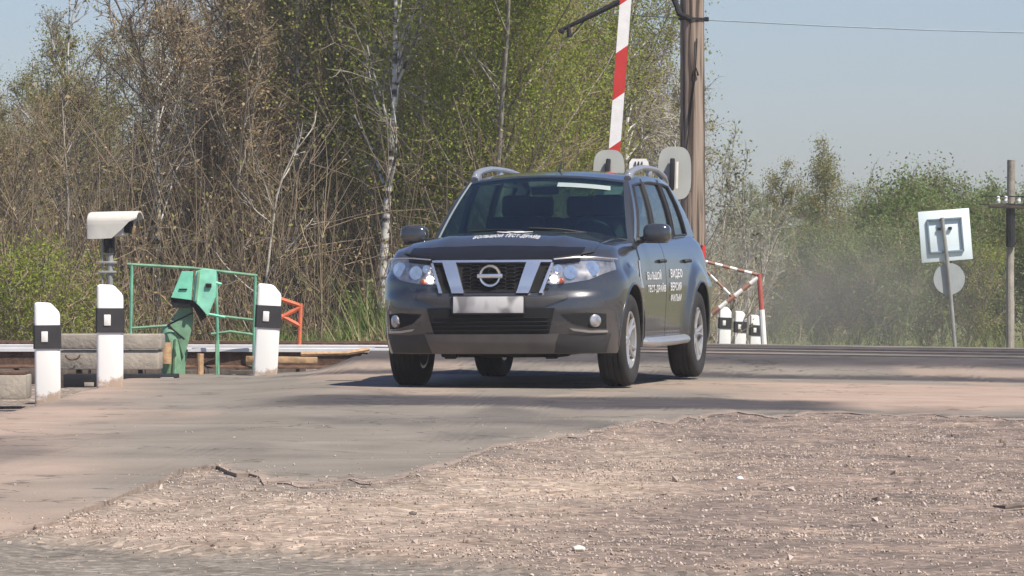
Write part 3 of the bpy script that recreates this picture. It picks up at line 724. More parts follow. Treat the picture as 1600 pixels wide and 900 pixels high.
# side panels: a strip of the side surface standing a little proud, with its own outline
def side(x, z, s, off): return Vector((x, s*(S(x, z)+off), z))
def spatch(name, fx, z0, z1, s, off, m_, parent=car, nx=26, nz=26, thick=.02):
    rows = []
    for k in range(nz+1):
        z = z0+(z1-z0)*k/nz; a, b_ = fx(z); rows.append([side(a+(b_-a)*i/nx, min(z, ztop(a+(b_-a)*i/nx)-.012), s, off) for i in range(nx+1)])
    return MB().slab(rows, (0, -s*thick, 0)).build(name, m_, parent, smooth=36)
def arch_lim(z, cx, r, sgn):
    h = r*r-(z-.36)**2
    return cx+sgn*math.sqrt(h) if h > 0 else cx
doors = []
for s in (1, -1):
    d1 = spatch('door', lambda z: (min(-.46, arch_lim(z, 0, .47, -1) if z < .75 else -.46), -1.415), .345, 1.072, s, .006, M['paint'])
    d2 = spatch('door', lambda z: (-1.428, max(-2.40, arch_lim(z, -2.673, .475, 1)) if z < .80 else -2.40-.12*max(0, (z-.80)/.27)), .345, 1.10, s, .006, M['paint'])
    doors.append((d1, d2))
    for d, x in ((d1, -1.27), (d2, -2.27)):
        z = .925; h = MB()
        h.tube([side(x-.085, z, s, .010), side(x-.06, z, s, .032), side(x, z+.004, s, .038), side(x+.06, z+.002, s, .032), side(x+.085, z, s, .010)], .013, 8)
        h.build('door_handle', M['dark_plastic'], d)
    # running board
    b = MB().tube([Vector((x, s*y, z)) for x, y, z in [(-.43, .80, .33), (-.52, .865, .318), (-.8, .885, .312), (-1.6, .885, .312), (-2.10, .88, .315), (-2.2, .83, .33)]], [.03, .045, .05, .05, .048, .03], 12, flat=.75)
    b.build('running_board', M['rail_silver'], car)
    spatch('sill', lambda z: (-.44, -2.22), .285, .352, s, .004, M['dark_plastic'], nx=20, nz=5)
    # arch lips
    for cx in (0, -2.673):
        pts = []
        for a in np.linspace(-8, 188, 40):
            x = cx+.402*math.cos(R(a)); z = .36+.402*math.sin(R(a))
            y = S(x, z) if XCR < x < XC else (abs(body_point(('f', math.pi/2), .3).y) if x > 0 else S(XCR, z))
            if x > XC:
                W = S(XC, z); q = min((x-XC)/(XF(z)-XC), .999); y = W*(1-q**N_SUP)**(1/N_SUP)
            pts.append((x, s*(y-.004), z))
        MB().tube(pts, .011, 6).build('arch_lip', M['dark_plastic'] if cx > 1 else M['paint'], car)
    fn = MB().tube([side(-.30, .72, s, .004), side(-.40, .80, s, .008), side(-.42, .93, s, .006)], .008, 6); fn.build('fender_trim', M['rail_silver'], car)
# greenhouse
def belt(x, s): return Vector((x, s*(S(max(min(x, XC), XCR), ztop(x))-.020), ztop(x)-.004))
def roofe(x, s):
    z = float(np.interp(x, [-3.15, -2.9, -2.4, -1.8, -1.4, -1.16], [1.50, 1.548, 1.578, 1.588, 1.572, 1.540])); y = float(np.interp(x, [-3.15, -2.4, -1.5, -1.16], [.575, .625, .640, .630]))
    return Vector((x, s*y, z))
LINES = [(-.62, -1.16), (-.76, -1.27), (-1.40, -1.50), (-1.49, -1.57), (-2.26, -2.20), (-2.36, -2.28), (-2.86, -2.70), (-3.20, -3.02)]
def gpt(xb, xt, v, s):
    a, b_ = belt(xb, s), roofe(xt, s); p = a.lerp(b_, v); p.y += s*.022*math.sin(math.pi*v); return p
def gcell(k, v0, v1, s, off=0., nx=6, nv=6, shrink=0.):
    (a0, a1), (b0, b1) = LINES[k], LINES[k+1]; rows = []
    for j in range(nv+1):
        v = v0+(v1-v0)*j/nv; row = []
        for i in range(nx+1):
            q = i/nx; p = gpt(a0+(b0-a0)*q, a1+(b1-a1)*q, v, s); p.y += s*off; row.append(p)
        rows.append(row)
    return rows
VB, VT = .04, .90
cabin = MB(); blackp = MB(); 
for s in (1, -1):
    for k in range(7):
        if k in (1, 4-1+0, 5): pass
        win = k in (1, 3, 5)
        if win:
            cabin.slab(gcell(k, 0, VB, s), (0, -s*.03, 0)); cabin.slab(gcell(k, VT, 1, s), (0, -s*.03, 0))
        elif k in (2, 4): 
            MB().slab(gcell(k, 0, .97, s, .001), (0, -s*.03, 0)).build('pillar_trim', M['black_plastic'], car); cabin.slab(gcell(k, .97, 1, s), (0, -s*.03, 0))
        else: cabin.slab(gcell(k, 0, 1, s), (0, -s*.03, 0))
# windscreen frame surfaces
def ws(t, v):                           # t -1..1 across, v 0 bottom..1 top
    a = abs(t); s = 1 if t >= 0 else -1
    eb, et = belt(-.62, 1), roofe(-1.16, 1)
    xb = -.40-.22*a**2.2; xt = -1.05-.11*a**2
    zb = eb.z+(1.142-eb.z)*(1-a**2.2); zt = et.z+.048*(1-a**2)
    p = Vector((xb, eb.y*t, zb)).lerp(Vector((xt, et.y*t, zt)), v); p.x += .03*math.sin(math.pi*v); p.z += .012*math.sin(math.pi*v); return p
def rs(t, v):                           # tailgate above the belt
    eb, et = belt(-3.20, 1), roofe(-3.02, 1); a = abs(t)
    p = Vector((-3.36+.16*a**2.5, eb.y*t, eb.z)).lerp(Vector((-3.08+.06*a**2, et.y*t, et.z+.05*(1-a**2))), v); p.x -= .03*math.sin(math.pi*v); return p
def sheet(f, t0, t1, v0, v1, nt=8, nv=6): return [[f(t0+(t1-t0)*i/nt, v0+(v1-v0)*j/nv) for i in range(nt+1)] for j in range(nv+1)]
for f, dx in ((ws, -.03), (rs, .03)):
    cabin.slab(sheet(f, -1, -.94, 0, 1, 2), (dx, 0, -.01)); cabin.slab(sheet(f, .94, 1, 0, 1, 2), (dx, 0, -.01))
    cabin.slab(sheet(f, -.94, .94, .955, 1, 20, 2), (dx, 0, -.01))
    MB().slab(sheet(f, -.94, .94, 0, .03, 20, 2), (dx, 0, -.01)).build('scuttle_trim', M['black_plastic'], car)
cabin.slab(sheet(rs, -.94, .94, .03, .18, 16, 3), (.03, 0, -.01))
# roof
rows = []
for q in np.linspace(0, 1, 30):
    row = []
    for t in np.linspace(-1, 1, 25):
        xf = -1.05-.11*t*t; xr = -3.08+.06*t*t; x = xf+(xr-xf)*q
        xe = -1.16+(-3.02+1.16)*q; e = roofe(xe, 1)
        row.append(Vector((x, e.y*t, e.z+.048*(1-abs(t)**2.2)+.0)))
    rows.append(row)
cabin.slab(rows, (0, 0, -.03))
cab = cabin.build('roof', M['paint'], car, smooth=28)
wsg = MB().slab([[p+Vector((.004, 0, .004)) for p in r] for r in sheet(ws, -.945, .945, .025, .96, 24, 10)], (-.004, 0, -.002)).build('windscreen', M['glass'], car)
# tinted top band and paper strip behind the glass
MB().slab([[p+Vector((-.012, 0, -.006)) for p in r] for r in sheet(ws, -.93, .93, .90, .955, 24, 2)], (-.002, 0, 0)).build('shade_band', M['black_plastic'], wsg)
MB().slab([[p+Vector((.008, 0, .008)) for p in r] for r in sheet(ws, .20, .80, .77, .845, 12, 2)], (-.002, 0, -.001)).build('sticker', M['sticker'], wsg)
MB().slab([[p+Vector((.006, 0, .006)) for p in r] for r in sheet(ws, -.955, -.93, .0, .97, 2, 10)], (-.002, 0, -.001)).build('windscreen_seal', M['sticker'], wsg)
for y0, y1 in ((.62, .02), (-.05, -.6)):
    w = MB().tube([ws(y0, .02)+Vector((.012, 0, .01)), ws((y0+y1)/2, .045)+Vector((.014, 0, .012)), ws(y1, .06)+Vector((.012, 0, .01))], .008, 6).build('wiper', M['black_plastic'], car)
MB().slab(sheet(rs, -.94, .94, .18, .955, 16, 6), (.004, 0, 0)).build('rear_window', M['side_glass'], car)
for s in (1, -1):
    for k in (1, 3, 5):
        g = MB().slab(gcell(k, VB, VT, s, -.008), (0, -s*.004, 0)).build('side_window', M['side_glass'], car)
        # black window surround
        fr = MB()
        (a0, a1), (b0, b1) = LINES[k], LINES[k+1]
        loop = [gpt(a0+(b0-a0)*q, a1+(b1-a1)*q, VB, s) for q in np.linspace(.03, .97, 8)]+[gpt(b0-.01, b1-.01, v, s) for v in np.linspace(VB, VT, 6)]+[gpt(b0+(a0-b0)*q, b1+(a1-b1)*q, VT, s) for q in np.linspace(.03, .97, 8)]+[gpt(a0, a1, v, s) for v in np.linspace(VT, VB, 6)]
        fr.tube([p+Vector((0, s*.002, 0)) for p in loop+[loop[0]]], .010, 6); fr.build('window_seal', M['black_plastic'], g)
    # roof rails
    pts = []; rd = []
    for q in np.linspace(0, 1, 22):
        x = -1.26-1.72*q; e = roofe(x, s); lift = .062*min(1, math.sin(math.pi*q)**.35 if 0 < q < 1 else 0)
        pts.append(Vector((x, e.y*.955, e.z+.008+lift))); rd.append(.031-.005*math.sin(math.pi*q))
    rr = MB().tube(pts, rd, 10, flat=.85)
    for q in (.03, .5, .97):
        x = -1.26-1.72*q; e = roofe(x, s)
        rr.box((x+(-.05 if q < .1 else .05 if q > .9 else 0), e.y*.955, e.z+.028), (.16 if q != .5 else .10, .034, .058), None, 0, .012)
    rr.build('roof_rail', M['rail_silver'], car)
    # door mirror
    def blob(c, sx, sy, sz, e=.62, n=16):
        rows_ = []
        for i in range(n+1):
            a = -math.pi/2+math.pi*i/n; row = []
            for j in range(2*n):
                b_ = 2*math.pi*j/(2*n); sg = lambda q: math.copysign(abs(q)**e, q)
                row.append(Vector((c[0]+sx*sg(math.cos(a))*sg(math.cos(b_)), c[1]+sy*sg(math.cos(a))*sg(math.sin(b_)), c[2]+sz*sg(math.sin(a)))))
            rows_.append(row)
        return rows_
    wm = MB().grid(blob((-.70, s*.945, 1.135), .075, .105, .075), close=True).build('wing_mirror', M['paint'], car, smooth=60)
    MB().box((-.776, s*.945, 1.138), (.006, .165, .105), None, 0, .002).build('mirror_glass', M['mirror'], wm)
    MB().tube([(-.68, s*.79, 1.085), (-.69, s*.83, 1.085), (-.70, s*.87, 1.10)], [.03, .026, .03], 8).build('mirror_arm', M['black_plastic'], wm)
    MB().box((-.70, s*.94, 1.072), (.13, .15, .02), None, 0, .008).build('mirror_base', M['black_plastic'], wm)
MB().tube([(-1.42, .03, 1.62), (-1.46, .03, 1.66), (-1.52, .03, 1.70)], [.012, .008, .005], 6).build('aerial', M['black_plastic'], car)
# cabin contents standing on the solid lower body
db = MB()
rows = [[Vector((x, y, z)) for y in np.linspace(-.70, .70, 9)] for x, z in ((-.58, 1.07), (-.75, 1.10), (-.95, 1.11), (-1.08, 1.085))]
db.slab(rows, (0, 0, -.02)); db.build('dashboard', M['interior'], car)
sw = MB(); ring = [Vector((-1.12+.05*math.sin(a), .36+.185*math.cos(a), 1.06+.175*math.sin(a))) for a in np.linspace(0, 2*math.pi, 25)]
sw.tube(ring, .014, 6); sw.box((-1.115, .36, 1.06), (.05, .16, .1), None, 0, .02); sw.build('steering_wheel', M['interior'], car)
for x, ys in ((-1.62, (.36, -.36)), (-2.35, (.36, -.36, 0))):
    for y in ys:
        st = MB().box((x, y, 1.13), (.12, .46 if y else .3, .30), Euler((0, R(-14), 0)), 0, .045).build('seat', M['interior'], car)
        MB().box((x-.06, y, 1.36), (.09, .25, .17), Euler((0, R(-10), 0)), 0, .035).build('headrest', M['interior'], st)
rv = MB().box((-1.06, 0, 1.47), (.03, .22, .06), None, 0, .012).build('rear_view_mirror', M['black_plastic'], car)
# rear lamps and bumper
for s in (1, -1):
    MB().slab([[Vector((-3.455+.09*i, s*(.70+.055*i+.02), z)) for i in range(3)] for z in np.linspace(.78, 1.05, 5)], (.02, -s*.02, 0)).build('tail_light', M['red_paint'], car)
# wheels
def make_wheel(s):
    w = empty('wheel'); w.parent = car
    t = MB(); hw = .1075
    prof = [(.205, -hw*.78), (.235, -hw*.95), (.285, -hw), (.322, -hw*.93), (.338, -hw*.78), (.343, -hw*.60)]
    for g in (-.55, -.2, .2, .55): prof += [(.343, hw*(g-.05)), (.335, hw*(g-.045)), (.335, hw*(g+.045)), (.343, hw*(g+.05))]
    prof += [(.343, hw*.60), (.338, hw*.78), (.322, hw*.93), (.285, hw), (.235, hw*.95), (.205, hw*.78)]
    t.lathe(prof, 56, 'y', closed=True); t.build('tyre', M['rubber'], w, smooth=35)
    r = MB()
    r.lathe([(.205, -hw*.8), (.213, -hw*.8), (.213, hw*.82), (.205, hw*.85), (.196, hw*.78), (.190, hw*.3), (.186, -hw*.7), (.19, -hw*.8)], 48, 'y', closed=True)
    for k in range(5):
        for dd in (-11, 11):
            a = R(72*k+90); a2 = R(72*k+90+dd)
            p0 = Vector((.045*math.cos(a+R(dd)*1.2), hw*.52, .045*math.sin(a+R(dd)*1.2))); p1 = Vector((.12*math.cos(a2*.5+a*.5), hw*.60, .12*math.sin(a2*.5+a*.5))); p2 = Vector((.203*math.cos(a2), hw*.74, .203*math.sin(a2)))
            r.tube([p0, p1, p2], [.020, .015, .014], 6)
    r.lathe([(.001, hw*.70), (.03, hw*.69), (.05, hw*.62), (.055, hw*.40), (.03, hw*.3)], 24, 'y')
    r.build('rim', M['alloy'], w, smooth=35)
    d = MB().lathe([(.185, hw*.1), (.185, hw*.15), (.10, hw*.2), (.02, hw*.2)], 32, 'y'); d.build('brake_disc', M['rim_dark'], w)
    return w
for cx, yy in ((0, .79), (-2.673, .79)):
    for s in (1, -1):
        w = make_wheel(s); w.location = (cx, s*yy, WR); w.rotation_euler = (0, R(23*s+cx*40), 0 if s > 0 else math.pi)
MB().box((.0, 0, .30), (.12, 1.35, .07), None, 0, .02).box((-2.673, 0, .30), (.10, 1.35, .10), None, 0, .02).box((-1.3, .2, .255), (2.0, .3, .06), None, 0, .02).box((.3, .0, .25), (.4, .9, .05), None, 0, .02).build('underbody', M['gap'], car)
for y in (-.34, .42): MB().box((.60, y, .245), (.1, .09, .04), Euler((0, .2, 0)), 0, .008).build('tow_bracket', M['gap'], car)
# lettering
def text_mesh(txt, size):
    cu = bpy.data.curves.new('t', 'FONT'); cu.body = txt; cu.size = size; cu.resolution_u = 3; cu.offset = size*.018; cu.space_character = 1.08
    ob = bpy.data.objects.new('t', cu); COL.objects.link(ob); dg = bpy.context.evaluated_depsgraph_get()
    me = bpy.data.meshes.new_from_object(ob.evaluated_get(dg))
    bm = bmesh.new(); bm.from_mesh(me); bmesh.ops.triangulate(bm, faces=bm.faces); bmesh.ops.subdivide_edges(bm, edges=bm.edges, cuts=2, use_grid_fill=True); bmesh.ops.triangulate(bm, faces=bm.faces); bm.to_mesh(me); bm.free()
    v = np.array([p.co[:2] for p in me.vertices]); f = [tuple(p.vertices) for p in me.polygons]
    bpy.data.objects.remove(ob); bpy.data.curves.remove(cu); bpy.data.meshes.remove(me)
    return v, f
def door_text(txt, xs, width, z, h, door, s):
    v, f = text_mesh(txt, 1.0); v = v-v.min(0); v = v/v.max(0); mb = MB()
    pts = []
    for a, b_ in v:
        x = xs-a*width; pts.append(side(x, z+b_*h, 1, .013))
    mb.add(pts, f); mb.build('lettering', M['white_vinyl'], door, smooth=0)
d1, d2 = doors[0]
door_text('БОЛЬШОЙ', -.66, .54, .785, .075, d1, 1)
door_text('ТЕСТ-ДРАЙВ', -.66, .70, .680, .078, d1, 1)
door_text('ВИДЕО', -1.58, .46, .785, .078, d2, 1)
door_text('ВЕРСИЯ', -1.56, .42, .695, .065, d2, 1)
door_text('ФИЛЬМ', -1.57, .42, .610, .06, d2, 1)
def hood_text(txt, y0, y1, x0, x1, bow=0.):
    v, f = text_mesh(txt, 1.0); v = v-v.min(0); v = v/v.max(0); pts = []
    for a, b_ in v:
        y = y0+(y1-y0)*a; x = x0-(x0-x1)*b_-bow*(2*a-1)**2
        ye = S(min(x, XC), ztop(x))-.018 if x <= XC else S(XC, ztop(x))*.9
        pts.append(Vector((x, y, hood_z(x, y/ye, ye)+.010)))
    MB().add(pts, f).build('lettering', M['white_vinyl'], hood, smooth=0)
hood_text('БОЛЬШОЙ ТЕСТ-ДРАЙВ', -.23, .27, .37, .24, -.03)
eb = MB()
for pts in ([(-.12, -.10), (-.05, -.02), (0, .03)], [(.14, -.10), (.08, -.02), (.03, .03)], [(-.05, -.12), (.01, -.06), (.07, -.12)]):
    q = []
    for y, x in pts:
        ye = S(x, ztop(x))-.018; q.append(Vector((x+.12, y, hood_z(x+.12, y/ye, ye)+.012)))
    eb.tube(q, [.012, .026, .012], 6, flat=.2)
eb.build('hood_badge', M['white_vinyl'], hood)

# ------------------------------------------------------------------ bollards
def make_bollard(name='bollard'):
    root = empty(name)
    w, d, h = .205, .14, .98
    def prism(z0, z1, g, chamfer=False):
        hw = w/2+g; hd = d/2+g; c = .014
        base = [(-hw+c, -hd), (hw-c, -hd), (hw, -hd+c), (hw, hd-c), (hw-c, hd), (-hw+c, hd), (-hw, hd-c), (-hw, -hd+c)]
        mb = MB(); v = [(x, y, z0) for x, y in base]+[(x, y, (z1-(.10 if chamfer else 0)*max(0, (x-.02)/hw) if chamfer else z1)) for x, y in base]
        n = 8; f = [tuple(range(n))[::-1], tuple(range(n, 2*n))]+[(i, (i+1) % n, n+(i+1) % n, n+i) for i in range(n)]
        return mb.add(v, f)
    mb = MB()
    # body with a slanted top right shoulder
    poly = [(-w/2, -.2), (w/2, -.2), (w/2, .715), (w/2-.075, .795), (-w/2, .80)]
    mb.extrude(poly, Matrix.Translation((0, d/2, 0)) @ Matrix.Rotation(R(90), 4, 'X'), d)
    bm = bmesh.new(); vv = [bm.verts.new(p) for p in mb.v]; [bm.faces.new([vv[q] for q in f]) for f in mb.f]
    bmesh.ops.recalc_face_normals(bm, faces=bm.faces); bmesh.ops.bevel(bm, geom=list(bm.edges), offset=.024, segments=3, profile=.5, affect='EDGES', clamp_overlap=True)
    bm.verts.index_update(); mb = MB().add([q.co for q in bm.verts], [[q.index for q in f.verts] for f in bm.faces]); bm.free()
    mb.build('post', M['post_white'], root, smooth=40)
    bb = prism(.425, .615, .009).build('band', M['black_paint'], root, smooth=0)
    MB().box((-.02, -d/2-.012, .522), (.052, .010, .085), None, 0, .003).build('reflector', M['white_paint'], bb)
    return root
bol = make_bollard()
BP = [(75, 627, 38.2, 0, 'white bollard with black band at the far left, lowest of the three by the rails'),
      (172, 605, 36.8, 0, 'white bollard with black band standing in front of the concrete beam below the camera housing'),
      (414, 590, 40.3, R(3.0), 'white bollard with black band leaning right beside the green guard frame')]
for i, (px, py, d, lean, lab) in enumerate(BP):
    o = bol if i == 0 else copy_tree(bol)
    o.location = P(px, py, d); o.rotation_euler = (0, lean if i else R(-.6), R(4)); o.scale = (1, 1, 1)
    tag(o, lab, 'bollard', 'black banded white bollards at the crossing')
for i, (px, py, lab) in enumerate([(1131, 479, 'far white bollard behind the striped barrier fence, nearest the car'),
                                  (1155, 486, 'far white bollard behind the striped barrier fence, middle of three'),
                                  (1179, 492, 'far white bollard beside the white foot of the striped barrier fence')]):
    o = copy_tree(bol); d = 58+2*i; p = P(px, py, d); o.location = (p.x, p.y, p.z-.80*.72); o.scale = (.72, .72, .72); o.rotation_euler = (0, R(2), R(3)); tag(o, lab, 'bollard', 'black banded white bollards at the crossing')

# ------------------------------------------------------------------ rails and sleepers left of the road
def make_rail(d0, x0, x1, ztop_, label, bright=True):
    prof = [(-.075, 0), (.075, 0), (.075, .012), (.012, .030), (.010, .135), (.036, .148), (.036, .178), (.030, .182)]
    half = [(-.030, .182), (-.036, .178), (-.036, .148), (-.010, .135), (-.012, .030), (-.075, .012)]
    poly = prof+half; n = len(poly); mb = MB(); xs = np.linspace(x0, x1, 60); v = []
    for x in xs: v += [(x, track_d(x, d0)+a, ztop_-.182+b_-.004*math.sin(x*.7)-.012*max(0, min(x, 12))) for a, b_ in poly]
    f = [(i*n+j, i*n+(j+1) % n, (i+1)*n+(j+1) % n, (i+1)*n+j) for i in range(len(xs)-1) for j in range(n)]+[tuple(range(n))[::-1], tuple(range((len(xs)-1)*n, len(xs)*n))]
    mi = [1 if bright and (q % n) in (6, 7, 8, 9) and xs[q//n] < -1.2 else (0 if xs[q//n] < -1.2 else 2) for q in range((len(xs)-1)*n)]+[0, 0]
    mb.add(v, f); mb.m = mi
    return tag(mb.build('railway_rail', [M['rusty'], M['polished'], M['worn_steel']], smooth=20), label, 'rail')
make_rail(41.75, -16, 16, .150, 'nearer rail of the front track with bright head left of the road')
make_rail(43.27, -16, 16, .150, 'farther rail of the front track with bright head left of the road')
make_rail(48.0, -22, 18, .085, 'nearer rail of the back track beyond the green frame', False)
make_rail(49.52, -22, 18, .07, 'farthest rail of the back track at the crest of the road', False)
sl0 = MB().box((0, 0, 0), (.22, 2.4, .16), None, 0, .01).build('sleeper', M['wood_sleeper'])
for k in range(22):
    o = sl0 if k == 0 else sl0.copy()
    if k: COL.objects.link(o)
    x = -2.2-.56*k; o.location = (x, track_d(x, 42.5), -.115); o.rotation_euler = (0, 0, math.atan(TR))
    tag(o, 'dark wooden sleeper lying under the near rails', 'sleeper', 'sleepers under the near track')
# concrete beam and steel below it
cb = empty('concrete_beam', P(160, 575, 40.2), label='weathered concrete beam lying beside the track behind two bollards', cat='beam')
p0, p1 = P(92, 545, 40.2), P(252, 548, 40.2)
mid = (p0+p1)/2-cb.location
MB().box(mid+Vector((0, 0, .07)), (.90, .34, .13), Euler((0, 0, R(-3))), 0, .015).build('upper_beam', M['concrete'], cb)
MB().box(mid+Vector((0, .01, -.085)), (.86, .32, .16), Euler((0, 0, R(-3))), 0, .012).build('lower_beam', M['concrete'], cb)
hk = MB(); q = mid+Vector((-.30, -.19, -.04)); hk.tube([q+Vector((.06*math.cos(a), 0, .04*math.sin(a))) for a in np.linspace(math.pi, 2*math.pi, 9)], .009, 6); hk.build('lifting_loop', M['rusty'], cb)
sb = empty('steel_trough', P(190, 600, 39.6), label='dark steel trough on the ground under the concrete beam', cat='trough')
MB().box((0.0, .0, .03), (.95, .25, .11), None, 0, .01).build('shell', M['dark_steel'], sb)
MB().box((-.26, -.135, -.0), (.08, .03, .035), None, 0, .004).build('lug', M['concrete'], sb); MB().box((.39, -.14, .03), (.11, .04, .06), None, 0, .004).build('bracket', M['grey_metal'], sb)
ks = empty('kerb_slab', P(20, 605, 39.2), label='low tan concrete slab at the left edge in front of the rails', cat='slab')
MB().box((-.25, .2, 0), (.72, .5, .20), None, 0, .012).build('slab', M['concrete'], ks); MB().box((-.25, .2, .115), (.70, .48, .03), None, 0, .006).build('capping', M['rusty'], ks)
# bracket shaped steel at the end of the rails by the road
gb = MB(); gb.tube([P(470, 553, 41), P(540, 552, 41.1), P(575, 546, 41.4)], .02, 6); gb.box(P(440, 562, 41.0), (.62, .06, .055), Euler((0, R(1), 0)), 0, .006)
tag(gb.build('check_rail', M['rust_tan']), 'short rust brown check rail beside the running rails at the road edge', 'rail')

# ------------------------------------------------------------------ camera housing on its post
d = 42.6; base = P(168, 600, d)
ch = empty('surveillance_camera', base, label='cream surveillance camera housing with sun hood on a grey post', cat='camera')
def W(px, py, d, o): return P(px, py, d)-o
def housing():
    c = W(180, 349, d, base); rows = []
    Lh = .235
    ax = Euler((0, R(-1.0), R(-14))).to_matrix()
    mb = MB()
    prof = []
    for i in range(15):
        a = R(-10+200*i/14); prof.append((.105*math.cos(a), .095*math.sin(a)+.012))
    prof = [(.105, -.13)]+prof+[(-.105, -.13)]
    stations = [-Lh, -Lh+.015, -.1, 0, .1, Lh-.07, Lh]
    rows = []
    for x in stations:
        sc = .94 if x == -Lh else 1.0
        low = -.125+.175*float(sm(-.02, .225, x))
        rows.append([ax @ Vector((x, w_*sc, max(y_*sc, low) if y_ > -.05 else low))+c for (w_, y_) in prof])
    mb.slab(rows, (0, 0, -.012))
    mb.build('hood', M['housing_white'], ch, smooth=40)
    b2 = MB().box(c+ax @ Vector((-.06, 0, -.045)), (.33, .155, .15), Euler((0, R(-1), R(-14))), 0, .03); bx = b2.build('case', M['housing_white'], ch)
    MB().box(c+ax @ Vector((.125, 0, -.03)), (.06, .13, .12), Euler((0, R(-1), R(-14))), 0, .02).build('lens_window', M['gap'], bx)
    MB().box(c+ax @ Vector((.175, .0, -.06)), (.02, .03, .07), Euler((0, R(15), R(-14))), 0, .004).build('wiper_arm', M['rust_tan'], bx)
housing()
MB().tube([W(171, 368, d, base), W(171, 395, d, base)], .05, 10).build('swivel', M['dark_steel'], ch)
MB().tube([W(172, 385, d, base), W(172, 640, d, base)], .028, 12).build('post', M['grey_metal'], ch)
MB().tube([W(160, 372, d, base), W(160, 640, d, base)], .010, 8).build('conduit', M['grey_metal'], ch)
cl = MB()
for y in (410, 425): cl.box(W(168, y, d, base), (.16, .08, .02), None, 0, .004)
cl.build('clamp', M['grey_metal'], ch)

# ------------------------------------------------------------------ green barrier machine
d = 41.0; base = P(285, 600, d)
gm = empty('barrier_machine', base, label='bright green barrier drive machine with tilted head between the rails and the guard frame', cat='barrier machine')
Wg = lambda px, py, dy=0.: P(px, py, d+dy)-base
def quadprism(name, pts, dep, m_, parent, bev=.0, dy=0.):
    fr = [Wg(x, y, -dep/2+dy) for x, y in pts]; bk = [Wg(x, y, dep/2+dy) for x, y in pts]; n = len(pts)
    bm = bmesh.new(); v = [bm.verts.new(p) for p in fr+bk]
    bm.faces.new(v[:n]); bm.faces.new(v[n:][::-1])
    for i in range(n): bm.faces.new((v[i], v[n+i], v[n+(i+1) % n], v[(i+1) % n]))
    bmesh.ops.recalc_face_normals(bm, faces=bm.faces)
    if bev: bmesh.ops.bevel(bm, geom=list(bm.edges), offset=bev, segments=2, profile=.5, affect='EDGES')
    bm.verts.index_update(); mb = MB().add([x.co for x in bm.verts], [[x.index for x in f.verts] for f in bm.faces]); bm.free()
    return mb.build(name, m_, parent, smooth=0)
quadprism('head', [(267, 465), (284, 424), (302, 424), (299, 469)], .34, M['green_paint'], gm, .003)
quadprism('lid', [(301, 469), (306, 424), (318, 420), (338, 422), (337, 464), (325, 494), (311, 478)], .40, M['light_green'], gm, .003, .02)
quadprism('lid_rib', [(304, 470), (309, 424), (313, 423), (308, 472)], .45, M['pale_green'], gm, .002, .02)
MB().box(Wg(286, 452, -.175), (.07, .012, .012), None, 0, .002).build('handle', M['dark_steel'], gm)
MB().box(Wg(326, 446, -.19), (.05, .02, .035), None, 0, .003).build('latch', M['dark_steel'], gm)
quadprism('head_underside', [(266, 465), (300, 469), (313, 477), (323, 495), (314, 503), (302, 480), (270, 481)], .30, M['dark_steel'], gm, .003)
quadprism('lower_casing', [(283, 475), (300, 478), (303, 500), (292, 545), (286, 560), (274, 520), (264, 508)], .26, M['pale_green'], gm, .01, .04)
ft = MB().tube([Wg(272, 640), Wg(270, 540), Wg(268, 520), Wg(262, 508)], [.10, .105, .10, .05], 16); ft.build('column', M['pale_green'], gm)
MB().tube([Wg(258, 568, -.14), Wg(258, 535, -.14)], [.055, .06], 12).build('rusty_box', M['rust_tan'], gm)
MB().tube([Wg(262, 508, -.12), Wg(302, 488, -.2)], .008, 6).tube([Wg(262, 508, -.12), Wg(288, 530, -.2)], .008, 6).build('linkage', M['dark_steel'], gm)
MB().tube([Wg(322, 490), Wg(352, 496)], .012, 8).build('shaft', M['green_paint'], gm)
MB().tube([Wg(330, 440), Wg(346, 444)], .014, 6).build('handle', M['green_paint'], gm)
MB().tube([Wg(272, 600, -.12), Wg(275, 530, -.1)], .018, 6).tube([Wg(276, 600, .1), Wg(285, 545, .1)], .05, 8).build('support_leg', M['pale_green'], gm)

# green guard frame
d = 42.0; base = P(300, 600, d)
gf = empty('guard_frame', base, label='thin green tube guard frame around the green barrier machine', cat='guard rail')
def bar(name, pts, r, m_, parent, dd=d): return MB().tube([P(x, y, dd)-base for x, y in pts], r, 8).build(name, m_, parent)
bar('top_rail', [(199, 413), (300, 419), (402, 431)], .014, M['pale_green'], gf)
for pts in ([(206, 412), (204, 530), (204, 610)], [(337, 421), (340, 520), (341, 600)], [(399, 430), (397, 520), (396, 600)]): bar('upright', pts, .014, M['frame_green'], gf)
bar('lower_rail', [(204, 513), (262, 509)], .012, M['pale_green'], gf); bar('middle_rail', [(326, 492), (396, 500)], .012, M['pale_green'], gf); bar('lower_rail', [(330, 522), (360, 518), (396, 523)], .012, M['pale_green'], gf)
rp = empty('short_pipe', P(338, 596, 40.7), label='short grey pipe stub beside the thin stake at the road edge', cat='pipe')
MB().lathe([(.03, -.1), (.03, .24), (.024, .24), (.024, .1)], 12, 'z', P(313, 596, 40.7)-P(338, 596, 40.7)).build('pipe', M['rust_tan'], rp)
stk = MB().tube([P(338, 600, 40.6), P(338, 532, 40.6)], .011, 6).build('stake', M['pale_green']); tag(stk, 'thin green stake standing in front of the rails by the leaning bollard', 'stake')
# orange frame behind
d = 47.0; base = P(455, 540, d)
of_ = empty('orange_barrier', base, label='small orange zigzag barrier end behind the leaning bollard', cat='barrier')
for pts in ([(420, 462), (440, 468), (470, 478)], [(420, 510), (440, 496), (470, 480)], [(420, 488), (440, 494), (468, 509)]): bar('brace', pts, .022, M['orange_paint'], of_, d)
bar('post', [(470, 474), (467, 560)], .02, M['orange_paint'], of_, d)

